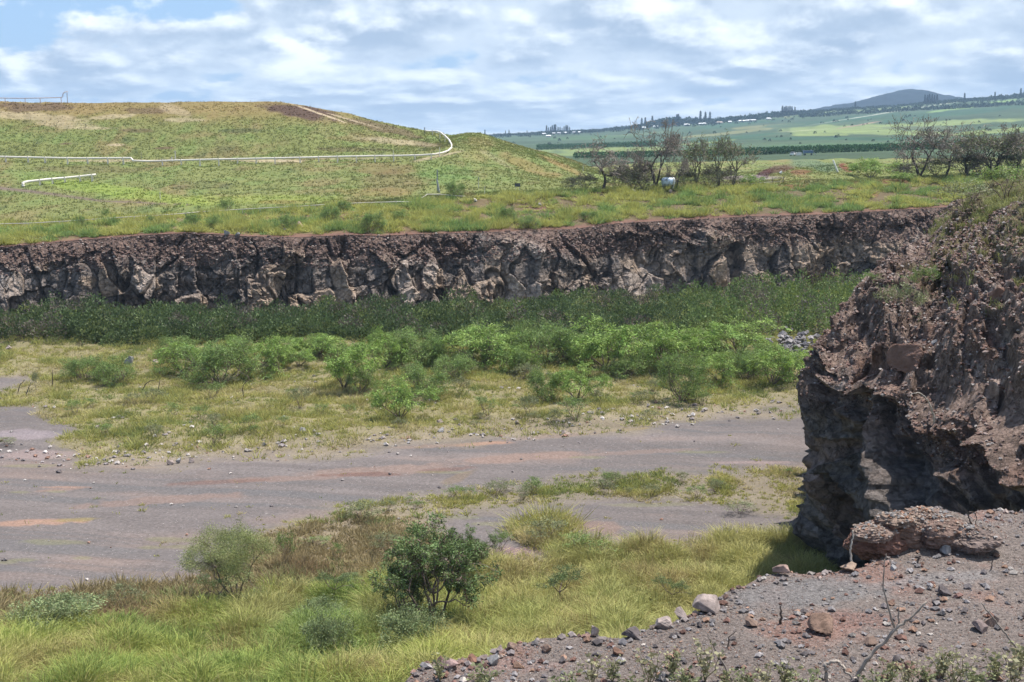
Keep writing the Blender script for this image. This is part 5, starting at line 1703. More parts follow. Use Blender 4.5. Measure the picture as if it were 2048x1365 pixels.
rbp = [(598, 457, 24, 15, (0.42, 0.30, 0.25), 'pink boulder on the rim of the far cliff'), (572, 463, 14, 9, PKB, 'smaller pale boulder left of the pink one on the rim'), (455, 470, 16, 10, GYB, 'grey boulder on the rim above a red bank'), (478, 474, 12, 8, GYB, 'small grey stone right of the grey boulder on the rim'), (612, 446, 12, 7, PKB, 'small pale stone behind the pink boulder'),
       (950, 402, 10, 6, (0.6, 0.55, 0.5), 'pale rock on the berm below the hill spur'), (1264, 383, 12, 6, (0.6, 0.56, 0.52), 'white rock on the berm crest left of the tank'), (1340, 384, 10, 7, PKB, 'pale rock on the berm in front of the tank'), (985, 405, 9, 4, PKB, 'tiny pale rock right of the one on the berm'), (1078, 411, 12, 8, GYB, 'grey rock above a bare soil patch'),
       (1563, 347, 8, 6, (0.7, 0.7, 0.7), 'small white block on the dark spoil heap')]
for i, (px, py, wd, ht, c, lab) in enumerate(rbp):
    p = hill_at(px, py)
    s1 = px_m(p, wd)
    boulder(p, (s1, s1 * 0.8, px_m(p, ht) * 1.4), c, 1450 + i, lab, 'rocks above the far cliff')
bb_ = [(1824, 712, 90, 66, (0.19, 0.115, 0.09), 'big brown boulder stuck in the near cliff face'), (1945, 600, 30, 34, (0.20, 0.12, 0.095), 'round reddish boulder below the slope grass on the near cliff'), (1992, 600, 56, 56, (0.19, 0.115, 0.09), 'large reddish boulder right of the round one'),
       (1948, 448, 20, 24, (0.3, 0.22, 0.19), 'small tan boulder on the right-hand grass slope'), (1872, 690, 18, 18, GYB, 'grey stone right above the big brown boulder')]
for i, (px, py, wd, ht, c, lab) in enumerate(bb_):
    p = pick(px, py - 5, BUT, BPX, BPY)
    s1 = px_m(p, wd)
    o_ = boulder(p + np.array([0, 0.15, -px_m(p, ht) * 0.35]), (s1, s1 * 0.9, px_m(p, ht)), c, 1480 + i, lab, 'boulders in the near cliff')


def gravel(name, P, size, col, seed, mat, label, sub=0):
    """many small angular stones as one mesh"""
    r = np.random.RandomState(seed)
    n = len(P)
    if n > 150000:
        sm = size < 0.024
        D6 = np.array([(1, 0, 0), (-1, 0, 0), (0, 1, 0), (0, -1, 0), (0, 0, 1), (0, 0, -1)], float)
        T6 = np.array([(4, 0, 2), (4, 2, 1), (4, 1, 3), (4, 3, 0), (5, 2, 0), (5, 1, 2), (5, 3, 1), (5, 0, 3)])
        k = int(sm.sum())
        Vs = D6[None] * r.uniform(0.5, 1.4, (k, 6, 1)) + r.normal(0, 0.25, (k, 6, 3))
        Vs = Vs * (size[sm] / 2)[:, None, None] + P[sm][:, None, :]
        Fs = (np.arange(k) * 6)[:, None, None] + T6[None]
        tag(mk(name, Vs.reshape(-1, 3), Fs.reshape(-1, 3), mat, np.repeat(col[sm], 6, 0)), 'finest grey and brown grit covering the near ledge', 'gravel', kind='stuff')
        P, size, col = P[~sm], size[~sm], col[~sm]
        n = len(P)
    D = np.array([(1, 0, 0), (-1, 0, 0), (0, 1, 0), (0, -1, 0), (0, 0, 1), (0, 0, -1), (.6, .6, .5), (-.6, .6, .5), (.6, -.6, .5), (-.6, -.6, .5)], float)
    T8 = np.array([(4, 0, 6), (4, 6, 2), (4, 2, 7), (4, 7, 1), (4, 1, 9), (4, 9, 3), (4, 3, 8), (4, 8, 0), (0, 2, 6), (2, 1, 7), (1, 3, 9), (3, 0, 8), (5, 2, 0), (5, 1, 2), (5, 3, 1), (5, 0, 3)])
    V = D[None] * r.uniform(0.6, 1.3, (n, 10, 1))
    V[..., 2] *= 0.7
    an = r.uniform(0, 2 * pi, n)
    ca, sa = np.cos(an)[:, None], np.sin(an)[:, None]
    V = np.stack([V[..., 0] * ca - V[..., 1] * sa * 0.7, V[..., 0] * sa + V[..., 1] * ca * 0.7, V[..., 2]], -1)
    V = V * (size / 2)[:, None, None] + P[:, None, :]
    V[..., 2] += (size * 0.12)[:, None]
    Fc = (np.arange(n) * 10)[:, None, None] + T8[None]
    o = mk(name, V.reshape(-1, 3), Fc.reshape(-1, 3), mat, np.repeat(col, 10, 0))
    return tag(o, label, 'gravel', kind='stuff')


def stone_cols(n, seed, pal, wts):
    r = np.random.RandomState(seed)
    k = r.choice(len(pal), n, p=np.array(wts) / sum(wts))
    return np.array(pal)[k] * (1 + 0.3 * r.uniform(-1, 1, (n, 1)))


G = LEDGE[:NL]
P = sample_grid(G, 260000, 1500, 60)
P = P[in_view(P, 20, 20)]
r = np.random.RandomState(1501)
P = P[r.uniform(0, 1, len(P)) < 0.45 + 0.8 * sstep(fbm(P[:, 0] / 0.6, P[:, 1] / 0.6, 1504, 4), -0.2, 0.25)]
sz = 0.008 + 0.12 * r.uniform(0, 1, len(P)) ** 34 + 0.019 * r.uniform(0, 1, len(P)) ** 3
PX, PY = proj(P)
sz *= np.where(((PX - 1620) / 190) ** 2 + ((PY - 1185) / 34) ** 2 < 1, 0.75, 1.15)
gravel('gravel', P, sz, stone_cols(len(P), 1502, [(0.24, 0.22, 0.22), (0.15, 0.13, 0.13), (0.30, 0.19, 0.14), (0.38, 0.34, 0.31), (0.19, 0.11, 0.09)], [5, 4, 2.0, 2, 2.5]), 1503, M_stone, 'loose gravel and small stones covering the near ledge')
P = sample_grid(LEDGE, 1500, 1510, NL - 14, NL + 3)
P = P[in_view(P, 20, 20)]
sz = 0.03 + 0.12 * np.random.RandomState(1511).uniform(0, 1, len(P)) ** 5
gravel('edge_stones', P, sz, stone_cols(len(P), 1512, [(0.26, 0.22, 0.21), (0.20, 0.13, 0.11), (0.34, 0.27, 0.24)], [3, 3, 1]), 1513, M_stone, 'small stones along the edge of the ledge')

P = sample_grid(FLOOR, 160000, 1520)
P = P[in_view(P, 20, 20)]
PX, PY, me_, st, br, ta, cl = masks(P)
r = np.random.RandomState(1521)
lowedge = interp(PX, [(-900, 800), (130, 935), (600, 908), (950, 884), (1300, 848), (1700, 815)])
pr = np.exp(-((PY - lowedge + 14) / 16) ** 2) * 0.5 + me_ * 0.03 * sstep(fbm(P[:, 0] / 3, P[:, 1] / 3, 1522, 3), 0, .4) * 4 * (PY > 740) + 0.03
pr = pr * (1 - ta)
k = r.uniform(0, 1, len(P)) < pr
P = P[k]
sz = (0.08 + 0.55 * r.uniform(0, 1, len(P)) ** 6) * np.where(pr[k] < 0.05, 0.6, 1)
gravel('rubble', P, sz, stone_cols(len(P), 1523, [(0.40, 0.36, 0.34), (0.24, 0.21, 0.21), (0.46, 0.42, 0.40), (0.28, 0.17, 0.13)], [3, 3, 1.5, 1]), 1524, M_stone, 'pale rubble scattered along the margin of the quarry road')
P = sample_grid(BUT, 120000, 1530, NW - 60, NW + 220)
P = P[in_view(P, 20, 20)]
r = np.random.RandomState(1531)
sz = 0.04 + 0.26 * r.uniform(0, 1, len(P)) ** 6
gravel('rubble', P, sz, stone_cols(len(P), 1533, [(0.19, 0.12, 0.10), (0.26, 0.20, 0.18), (0.14, 0.10, 0.09), (0.34, 0.30, 0.28)], [4, 2.5, 3, 1]), 1534, M_stone, 'brown rubble lying on the slope of the near cliff')
P = sample_grid(WALL, 26000, 1540, int(NV * 0.62), NV)
P = P[in_view(P, 20, 20)]
r = np.random.RandomState(1541)
sz = 0.10 + 0.5 * r.uniform(0, 1, len(P)) ** 6
gravel('rubble', P, sz, stone_cols(len(P), 1543, [(0.17, 0.11, 0.095), (0.24, 0.18, 0.16), (0.13, 0.09, 0.08), (0.34, 0.29, 0.26)], [4, 2.5, 3, 0.8]), 1544, M_stone, 'brown rubble on the upper part of the far cliff')
# rock pile at the foot of the near cliff (1590, 680)
r = np.random.RandomState(1550)
pp = np.array([hit_floor(1590 + r.normal(0, 22), 700 + r.normal(0, 12)) for _ in range(130)])
pp[:, 2] += r.uniform(0, 1.0, len(pp))
gravel('rock_pile', pp, r.uniform(0.4, 1.2, len(pp)), stone_cols(len(pp), 1551, [(0.17, 0.16, 0.17), (0.24, 0.22, 0.22)], [1, 1]), 1552, M_boul, 'pile of dark grey broken rock behind the near cliff')

# outcrop on the ledge
p0 = hit_ledge(1800, 1122)
p0[2] = ZL
r = np.random.RandomState(1560)
ob = MB()


def lump(c, rad, seed, col, res=(46, 90), amp=0.16, cut=22):
    r = np.random.RandomState(seed)
    th_ = np.linspace(0, pi, res[0])
    ph_ = np.linspace(0, 2 * pi, res[1] + 1)[:-1]
    T_, P_ = np.meshgrid(th_, ph_, indexing='ij')
    D = np.stack([np.sin(T_) * np.cos(P_), np.sin(T_) * np.sin(P_), np.cos(T_)], -1).reshape(-1, 3)
    rd = np.ones(len(D))
    for k in range(cut):
        nrm = r.normal(0, 1, 3)
        nrm /= np.linalg.norm(nrm)
        dc = r.uniform(0.7, 0.95)
        dt = D @ nrm
        rd = np.where(dt > 0.05, np.minimum(rd, dc / np.maximum(dt, 0.05)), rd)
    f_, e_, h_ = facets(P_.ravel() * 4.0, T_.ravel() * 5.0, seed, 0.6)
    f2_, e2_, h2_q = facets(P_.ravel() * 11.0, T_.ravel() * 13.0, seed + 3, 0.6)
    rd = rd + amp * 0.7 * fbm(P_.ravel() * 2, T_.ravel() * 3, seed, 4) * np.sin(T_.ravel()) + amp * 0.3 * f_ * np.sin(T_.ravel()) + amp * 0.04 * f2_ * np.sin(T_.ravel()) + 0.07 * fbm(P_.ravel() * 7, T_.ravel() * 9, seed + 8, 4) - 0.04 * (1 - sstep(e2_, 0, .1))
    V = D * rd[:, None] * np.array(rad) + np.array(c)
    i = np.arange(res[0] * res[1]).reshape(res)
    j = np.roll(i, -1, 1)
    Q = np.stack([i[:-1], i[1:], j[1:], j[:-1]], -1).reshape(-1, 4)
    cc = np.array(col) * (0.75 + 0.5 * h2_q)[:, None]
    return V, Q, cc


s_ = px_m(p0, 1.0)
for (dx, dz, rx, ry, rz, c, sd_) in [(-15, 38, 74, 60, 46, (0.17, 0.095, 0.075), 1), (40, 52, 80, 60, 40, (0.19, 0.125, 0.10), 2), (-42, 66, 48, 46, 20, (0.21, 0.15, 0.125), 3), (100, 60, 60, 50, 36, (0.175, 0.12, 0.1), 4), (80, 84, 50, 40, 18, (0.2, 0.145, 0.12), 5), (155, 50, 60, 50, 30, (0.17, 0.13, 0.115), 6), (10, 84, 44, 40, 16, (0.2, 0.145, 0.115), 7)]:
    V, Q, cc = lump(p0 + np.array([dx * s_, 0.35 + 0.2 * (sd_ % 3), (dz - 25) * s_ * 1.0 - 0.05]), (rx * s_, ry * s_, rz * s_), 1570 + sd_, c)
    ob.add(V, Q, None, cc)
o = ob.build('rock_outcrop', M_stone)
tag(o, 'reddish crusted rock outcrop rising on the far edge of the gravel ledge', 'rock')
# crumbs on the outcrop
Vs = np.concatenate(ob.V)
top = Vs[(Vs[:, 2] > p0[2] + 0.25)]
P = top[r.choice(len(top), 2600)]
gravel('gravel', P, 0.015 + 0.07 * r.uniform(0, 1, len(P)) ** 3, stone_cols(len(P), 1582, [(0.34, 0.26, 0.21), (0.26, 0.24, 0.23), (0.28, 0.16, 0.11)], [2, 2, 1]), 1583, M_stone, 'small stones crusting the outcrop on the ledge')

# ------------------------------------------------------------------ sticks and weeds on the ledge
STK = (0.27, 0.23, 0.20)
DST = (0.10, 0.08, 0.07)


def stick(name, pts, wpx, col, label, group=None, hitf=hit_ledge, fork=(), base=None, dy=0.0):
    """pts in the picture; the first stands on the ground, all at the same distance"""
    p = hitf(*pts[0]) if base is None else base
    Yd = p[1]
    m = MB()
    PP = np.array([at(a_, b_, Yd + dy * i) for i, (a_, b_) in enumerate(pts)])
    PP[0] = p
    n = 5
    t_ = np.linspace(0, len(PP) - 1, (len(PP) - 1) * n + 1)
    Q_ = np.stack([np.interp(t_, np.arange(len(PP)), PP[:, k]) for k in range(3)], -1)
    w0 = px_m(p, wpx) / 2
    Q_[1:-1] += np.random.RandomState(len(label)).normal(0, w0 * 0.35, Q_[1:-1].shape)
    root = m
    m.tube(Q_ - p, np.linspace(w0, w0 * 0.45, len(Q_)), 7, col)
    for f in fork:
        PP = np.array([at(a_, b_, Yd + 0.02) for a_, b_ in f])
        t_ = np.linspace(0, len(PP) - 1, (len(PP) - 1) * n + 1)
        Q_ = np.stack([np.interp(t_, np.arange(len(PP)), PP[:, k]) for k in range(3)], -1)
        Q_[1:-1] += np.random.RandomState(3).normal(0, w0 * 0.15, Q_[1:-1].shape)
        m.tube(Q_ - p, np.linspace(w0 * 0.5, w0 * 0.15, len(Q_)), 6, col)
    o = m.build(name, M_bark, smooth=True)
    o.location = Vector([float(c) for c in p])
    return tag(o, label, 'branch' if 'branch' in name else 'stick', group)


stick('dead_branch', [(1712, 1362), (1734, 1320), (1770, 1280), (1792, 1259), (1825, 1232), (1854, 1204)], 9, STK, 'forked grey dead branch leaning right across the ledge', fork=[[(1790, 1260), (1775, 1210), (1766, 1173), (1768, 1140), (1772, 1108)], [(1797, 1252), (1798, 1208)]])
stick('dead_branch', [(1655, 1368), (1650, 1345), (1651, 1328), (1672, 1322), (1684, 1330), (1690, 1346), (1717, 1361)], 9, (0.36, 0.31, 0.27), 'bent pale grey root at the bottom of the ledge')
stick('stick', [(2055, 1322), (2032, 1296), (2011, 1269), (1985, 1235), (1963, 1207)], 5, STK, 'straight dead stick leaning in from the right edge')
stick('stick', [(1464, 1362), (1440, 1315), (1425, 1290), (1413, 1266)], 4, STK, 'thin grey stick leaning left over the weeds')
stick('stick', [(1561, 1248), (1562, 1228), (1561, 1212)], 6, DST, 'short black dead stump standing on the ledge')
stick('stick', [(1833, 1126), (1838, 1117), (1842, 1112)], 6, DST, 'short black twig below the outcrop')
stick('stick', [(1982, 1140), (1986, 1120), (1990, 1098)], 2.5, DST, 'thin dark upright twig at the right of the ledge')
stick('stick', [(1943, 1048), (1937, 1035), (1938, 1024), (1950, 1026), (1954, 1038), (1950, 1050)], 3, DST, 'black looped twig on the crest right of the outcrop')
stick('stick', [(1456, 1295), (1457, 1275), (1474, 1262)], 3, DST, 'tiny forked twig left of the black stump')
stick('root', [(1702, 1128), (1701, 1105), (1704, 1085), (1706, 1062)], 5, (0.45, 0.40, 0.34), 'pale bare root standing upright at the ledge edge')
p = pick(1872, 900, BUT, BPX, BPY)
stick('root', [(1872, 900), (1872, 870), (1868, 830), (1855, 800), (1838, 786), (1824, 788), (1820, 800)], 4, (0.42, 0.37, 0.32), 'pale curved root hanging from the near cliff face', base=p - np.array([0, 0.9, 0]))
stick('stick', [(1938, 378), (1939, 366)], 1, DST, 'x', base=hill_at(1100, 380)) if False else None
# dead sticks in the meadow
for i, (pts, lab) in enumerate([([(283, 783), (290, 770), (300, 762), (312, 760)], 'thin arching dead stick left in the meadow'), ([(488, 796), (485, 780), (488, 768), (496, 762)], 'dark hooked dead stick left of the vivid bush'), ([(105, 775), (105, 740)], 'straight dead stick at the left of the meadow'),
                                ([(36, 786), (40, 770), (50, 760)], 'short bent dead stick at the far left'), ([(52, 790), (58, 775), (62, 765)], 'dark short stick right beside the short bent one'), ([(316, 783), (320, 760)], 'faint upright twig right of the arching stick')]):
    stick('stick', pts, 2.2, DST, lab, 'dead sticks in the meadow', hit_floor)

# weeds with leaves along the bottom of the picture
r = np.random.RandomState(1600)


def weed(seed, h, w_, col, nst=7, lsz=0.05):
    r = np.random.RandomState(seed)
    st_ = MB()
    lf = MB()
    cs_, ds_ = [], []
    for k in range(nst):
        an = r.uniform(0, 2 * pi)
        ln = r.uniform(0.2, 1.0) * w_ / 2
        pts = [np.array([0, 0, 0.0])]
        for q in range(1, 6):
            f = q / 5
            pts.append(np.array([cos(an) * ln * f ** 1.2, sin(an) * ln * f ** 1.2, h * f * r.uniform(0.85, 1.0) * (1 - 0.3 * ln / w_)]) + r.normal(0, 0.012, 3))
        pts = np.array(pts)
        st_.tube(pts, np.linspace(0.006, 0.002, 6), 4, (0.22, 0.19, 0.10), cap=False)
        for q in range(16):
            f = r.uniform(0.25, 1.0) * 5
            i_ = min(int(f), 4)
            cs_.append(pts[i_] * (1 - (f - i_)) + pts[i_ + 1] * (f - i_) + r.normal(0, 0.012, 3))
            ds_.append(np.array([r.normal(), r.normal(), 0.25]))
    V, Q, C = leaf_quads(np.array(cs_), lsz, 0.62, seed, np.tile(col, (len(cs_), 1)), 0.4, 0.0, np.array(ds_))
    lf.add(V, Q, None, C)
    root = empty('weed', (0, 0, 0), None, None)
    st_.build('stem', M_bark, root)
    lf.build('leaves', M_leaf, root)
    return root


weeds = [weed(1610, 0.30, 0.42, (0.27, 0.27, 0.14)), weed(1611, 0.42, 0.40, (0.31, 0.29, 0.17), 6), weed(1612, 0.22, 0.5, (0.22, 0.24, 0.12), 9)]
wl = [(880, 1352, 0), (965, 1358, 2), (1185, 1362, 1), (1225, 1352, 0), (1262, 1372, 2), (1300, 1360, 1), (1345, 1340, 0), (1372, 1366, 2), (1410, 1352, 1), (1450, 1372, 0), (1490, 1362, 2), (1530, 1376, 1), (1570, 1362, 0), (1612, 1378, 2),
      (1780, 1352, 0), (1812, 1368, 1), (1850, 1352, 2), (1885, 1342, 0), (1905, 1370, 1), (1950, 1362, 2), (1990, 1352, 0), (2025, 1368, 1), (1755, 1372, 2), (2040, 1330, 0), (1140, 1376, 2)]
for i, (px, py, k) in enumerate(wl):
    p = hit_ledge(px, py + 12)
    sc_ = r.uniform(0.85, 1.3)
    if weeds[k]['used'] if 'used' in weeds[k] else False:
        o = copy_thing(weeds[k], p, rz=r.uniform(0, 6), scale=(sc_, sc_, sc_))
    else:
        o = weeds[k]
        o['used'] = True
        o.location = Vector([float(c) for c in p])
    side = 'left of the pale root' if px < 1650 else 'right of the pale root'
    if px < 1000:
        side = 'at the lower left tip'
    tag(o, 'low yellow-green leafy weed at the bottom of the ledge ' + side, 'weed', 'leafy weeds ' + side)

# ------------------------------------------------------------------ pipes on the landfill hill
WHT = (0.74, 0.68, 0.60)


def pipeline(name, pts, diam, lift, supports, label, support_w=0.19, col=WHT, group=None, drop=None, sup_up=0.25, hitf=hill_at, piece='support'):
    G0 = [hitf(a_, b_ + lift + (3 if lift in (6, 7) and diam > 0.3 else 0)) for a_, b_ in pts]
    root = empty(name, G0[0], label, 'pipe', group)
    base = np.array(G0[0])
    PP = []
    for (a_, b_), g_ in zip(pts, G0):
        PP.append(at(a_, b_, g_[1]))
    PP = np.array(PP)
    Ysm = PP[:, 1].copy()
    if len(Ysm) > 6:
        Ysm = np.convolve(np.pad(Ysm, 2, mode='edge'), np.ones(5) / 5, 'valid')
        PP = np.array([at(a_, b_, yy) for (a_, b_), yy in zip(pts, Ysm)])
    n = 4
    t_ = np.linspace(0, len(PP) - 1, (len(PP) - 1) * n + 1)
    Q_ = np.stack([np.interp(t_, np.arange(len(PP)), PP[:, k]) for k in range(3)], -1)
    m = MB()
    m.tube(Q_ - base, np.full(len(Q_), diam / 2), 10, col)
    m.build('pipe', M_paint, root, smooth=True)
    qx, qy = proj(Q_)
    for s_px in supports:
        i = int(np.argmin(np.abs(qx - s_px)))
        c = Q_[i]
        g = float(np.interp(c[1], HILL[:, int(np.argmin(np.abs(A_COLS - c[0] / c[1]))), 1], HILL[:, int(np.argmin(np.abs(A_COLS - c[0] / c[1]))), 2]))
        top_ = c[2] + sup_up
        m = MB()
        for off in (-diam * 0.62, diam * 0.62):
            m.tube(np.array([(c[0], c[1] + off, g - 0.3), (c[0], c[1] + off, top_)]) - base, support_w / 2, 6, col)
        m.box(np.array([c[0], c[1], c[2] - diam * 0.58]) - base, (support_w, diam * 1.4, 0.07), 0, col)
        m.build(piece, M_paint, root)
    return root


main = [(-60, 314), (0, 314), (45, 315), (90, 316), (150, 317), (200, 317), (262, 316.5), (266, 322), (300, 323), (350, 321.5), (400, 320), (450, 319), (500, 318), (550, 317), (600, 316), (650, 314.5), (700, 313.5), (750, 312.5), (800, 312), (840, 311), (870, 309)]
pipeline('pipeline', main, 0.42, 7, [12, 51, 90, 130, 169, 208, 245, 320, 360, 398, 439, 477, 517, 555, 595, 634, 673, 712, 750, 788, 825, 863], 'long cream gas pipe on posts along the bench of the grassy hill')
pipeline('pipeline', [(868, 309.2), (885, 306), (896, 302), (903, 296), (903, 289), (898, 280), (890, 272), (882, 266), (874, 263), (862, 263), (850, 262)], 0.40, 5, [880, 902, 898, 889, 865], 'curved cream pipe climbing the hill at the right end of the long one')
pipeline('pipeline', [(46, 366), (54, 364), (80, 361), (105, 358.5), (130, 356.5), (160, 353.5), (192, 350)], 0.48, 6, [78, 103, 130, 157, 182], 'short thick white pipe slanting up on the lower hillside')
p = hill_at(46, 374)
m = MB()
c = at(46, 366, p[1])
m.tube(np.array([(c[0], c[1], c[2] + 0.1), (c[0], c[1], p[2] - 0.2)]) - p, 0.24, 10, WHT)
m.tube(np.array([(c[0], c[1], c[2] - 0.5), (c[0], c[1], c[2] - 0.65)]) - p, 0.32, 10, WHT)
o = m.build('pipe_elbow', M_paint, None, smooth=True)
o.location = Vector(p.tolist())
tag(o, 'white flanged pipe end standing at the left of the short slanting pipe', 'pipe')
# thin water line above the rim
rail = [(-60, 451), (9, 448), (57, 447), (119, 443.5), (145, 442), (187, 439), (220, 436.5), (268, 433.6), (316, 431), (360, 428), (402, 424), (450, 421), (520, 417), (600, 413), (660, 409), (727, 406), (792, 404), (833, 404), (844, 396), (855, 389), (880, 389), (912, 392), (930, 393)]
pipeline('pipeline', rail, 0.13, 7, list(range(9, 900, 52)), 'thin pale pipe on low posts along the foot of the hill', 0.07, (0.55, 0.50, 0.45), sup_up=0.05)
# top pipe against the sky
topp = [(-60, 196), (0, 196.5), (40, 197), (80, 196.5), (122, 195.5), (125.5, 194), (126, 188), (129, 185), (133, 184), (136, 184.5)]


def crest_hit(px, py):
    p_ = hill_at(px, 206)
    return p_


pipeline('pipeline', topp, 0.20, 8, [13, 49, 83, 119], 'pinkish pipe on posts running along the hilltop against the sky', 0.09, (0.55, 0.42, 0.40), hitf=crest_hit, sup_up=0.0)
p = crest_hit(136, 206)


def post(name, p, h, wd, col, label, cat, lean=(0, 0), cap=None):
    m = MB()
    m.tube(np.array([(0, 0, -0.3), (lean[0], lean[1], h)]), wd / 2, 7, col)
    if cap:
        m.box((lean[0], lean[1], h + cap[1] / 2), (cap[0], cap[0] * 0.6, cap[1]), 0, col)
    o = m.build(name, M_paint)
    o.location = Vector([float(c) for c in p])
    return tag(o, label, cat)


DG_ = (0.16, 0.15, 0.15)
post('well_post', p, 2.6, 0.16, (0.3, 0.24, 0.23), 'thin dark post ending the hilltop pipe', 'post')
post('standpipe', hill_at(351, 322), 2.0, 0.22, WHT, 'white standpipe rising behind the long pipe', 'pipe', cap=(0.5, 0.1))
post('standpipe', hill_at(345, 322), 0.9, 0.3, WHT, 'short thick white stub beside the taller standpipe', 'pipe')
post('stake', hill_at(322, 398), 1.3, 0.12, WHT, 'thin white marker stake in bright grass below the hill', 'stake')
post('stake', hill_at(284, 318), 1.5, 0.10, (0.35, 0.33, 0.28), 'grey marker stake behind the step in the long pipe', 'stake')
post('stake', hill_at(958, 376), 2.0, 0.10, (0.5, 0.5, 0.45), 'pale thin stake left of the small dark sign', 'stake')
post('stake', hill_at(788, 318), 1.8, 0.12, WHT, 'white stake on the long pipe towards its right end', 'stake')
post('stake', hill_at(969, 388), 1.4, 0.08, WHT, 'thin white stake right of the dark rim bush', 'stake')
post('stake', hill_at(1167, 342), 1.4, 0.10, WHT, 'thin white stake on the right flank of the hill', 'stake')
post('well_post', hill_at(849, 268), 1.5, 0.16, DG_, 'dark valve post at the upper end of the curved pipe', 'post', cap=(0.35, 0.15))
post('well_post', hill_at(880, 312), 1.9, 0.16, WHT, 'white post by the bend of the curved pipe', 'post')
post('well_post', hill_at(876, 382), 3.6, 0.20, (0.25, 0.27, 0.28), 'tall dark grey post at the foot of the bright green patch', 'post')
post('well_post', hill_at(881, 385), 2.2, 0.30, (0.35, 0.36, 0.36), 'leaning grey post beside the tall dark one', 'post', lean=(-0.5, 0))
# small dark sign board on two legs
p = hill_at(1034, 380)
root = empty('sign', p, 'small dark sign board on two short legs at the foot of the hill spur', 'sign')
m = MB()
m.box((0, 0, 0.95), (0.95, 0.06, 0.55), 0, (0.07, 0.07, 0.08))
m.build('board', M_metal, root)
for sx in (-0.35, 0.35):
    m = MB()
    m.tube([(sx, 0.06, -0.3), (sx, 0.06, 1.0)], 0.04, 6, (0.4, 0.38, 0.36))
    m.build('leg', M_metal, root)

# tank behind the bare trees
p = hill_at(1335, 378)
root = empty('tank', p + np.array([0, 0.2, 0.35]), 'pale blue horizontal tank with a white end behind the bare trees', 'tank')
m = MB()
xs_ = np.linspace(-1.15, 1.15, 22)
rad_ = 0.75 * np.sqrt(np.clip(1 - (np.abs(xs_) / 1.16) ** 8, 0.02, 1))
m.tube(np.stack([xs_, xs_ * 0, np.full_like(xs_, 1.0)], -1), rad_, 24, (0.55, 0.66, 0.78))
m.build('shell', M_metal, root, smooth=True)
m = MB()
m.tube([(0.85, 0, 1.0), (1.05, 0, 1.0), (1.22, 0, 1.0), (1.3, 0, 1.0)], [0.79, 0.79, 0.6, 0.3], 24, (0.8, 0.78, 0.74))
m.build('end_cap', M_metal, root, smooth=True)
for sx in (-0.9, 0.9):
    m = MB()
    m.box((sx, 0, 0.05), (0.25, 1.5, 0.7), 0, (0.3, 0.3, 0.3), taper=0.8)
    m.build('saddle', M_metal, root)
m = MB()
m.tube([(-0.2, 0, 1.65), (-0.2, 0, 1.85)], 0.2, 12, (0.6, 0.62, 0.66))
m.build('hatch', M_metal, root)


# pickup truck, box trailer and blue shed on the mound
def pickup(p, rz, label):
    root = empty('pickup_truck', p, label, 'truck', rz=rz)
    m = MB()
    m.box((0, 0, 0.72), (5.0, 1.8, 0.55), 0, (0.78, 0.78, 0.76), taper=0.97)
    m.box((-1.65, 0, 1.03), (1.7, 1.7, 0.09), 0, (0.78, 0.78, 0.76))
    for sy in (-0.86, 0.86):
        m.box((1.45, sy, 1.15), (2.0, 0.07, 0.34), 0, (0.78, 0.78, 0.76))
    m.build('body', M_metal, root)
    m = MB()
    m.box((-0.35, 0, 1.36), (1.9, 1.62, 0.72), 0, (0.78, 0.78, 0.76), taper=0.72)
    cb = m.build('cab', M_metal, root)
    for sy in (-1, 1):
        m = MB()
        m.box((-0.35, sy * 0.72, 1.38), (1.2, 0.06, 0.36), 0, (0.03, 0.04, 0.05), tilt=(sy * 0.3, 0, 0))
        m.build('window', m_glass, cb)
    m = MB()
    m.box((-1.2, 0, 1.38), (0.06, 1.2, 0.42), 0, (0.03, 0.04, 0.05), tilt=(0, 0.35, 0))
    m.build('windscreen', m_glass, cb)
    for sx in (-1.55, 1.5):
        for sy in (-0.82, 0.82):
            m = MB()
            m.tube([(sx, sy - 0.12, 0.38), (sx, sy + 0.12, 0.38)], 0.38, 16, (0.03, 0.03, 0.03))
            wh = m.build('wheel', M_metal, root)
            m = MB()
            m.tube([(sx, sy - 0.13, 0.38), (sx, sy + 0.13, 0.38)], 0.19, 12, (0.5, 0.5, 0.5))
            m.build('rim', M_metal, wh)
    return root


p = far_at(1587, 560)
pickup(p, 1.2, 'white pickup truck parked on the green mound beside a white box')
p = far_at(1599, 560)
root = empty('storage_box', p, 'small white site box between the pickup and the blue machine', 'container')
m = MB()
m.box((0, 0, 0.75), (2.2, 1.8, 1.3), 0, (0.75, 0.74, 0.7), taper=0.98)
m.build('shell', M_metal, root)
m = MB()
m.box((0, 0, 1.45), (2.35, 1.95, 0.1), 0, (0.6, 0.6, 0.58))
m.build('roof', M_metal, root)
p = far_at(1617, 563)
root = empty('screening_machine', p, 'blue screening machine with a slanting pale conveyor, parked right of the site box', 'machine')
BLU = (0.09, 0.16, 0.26)
m = MB()
m.box((0, 0, 1.5), (4.2, 2.0, 1.0), 0, BLU, taper=0.94)
m.box((0, 0, 2.15), (4.8, 2.3, 0.16), 0, (0.2, 0.26, 0.32))
m.build('hopper', M_metal, root)
m = MB()
for sx in (-1.8, 1.8):
    for sy in (-0.8, 0.8):
        m.box((sx, sy, 0.6), (0.2, 0.2, 1.4), 0, BLU)
m.build('frame', M_metal, root)
m = MB()
m.box((2.6, 0, 1.3), (3.2, 0.8, 0.18), 0, (0.5, 0.55, 0.58), tilt=(0, 0.75, 0))
m.build('conveyor', M_metal, root)
for sx in (-1.4, 1.4):
    m = MB()
    m.tube([(sx, -1.0, 0.35), (sx, -0.7, 0.35)], 0.42, 14, (0.04, 0.04, 0.04))
    m.build('wheel', M_metal, root)
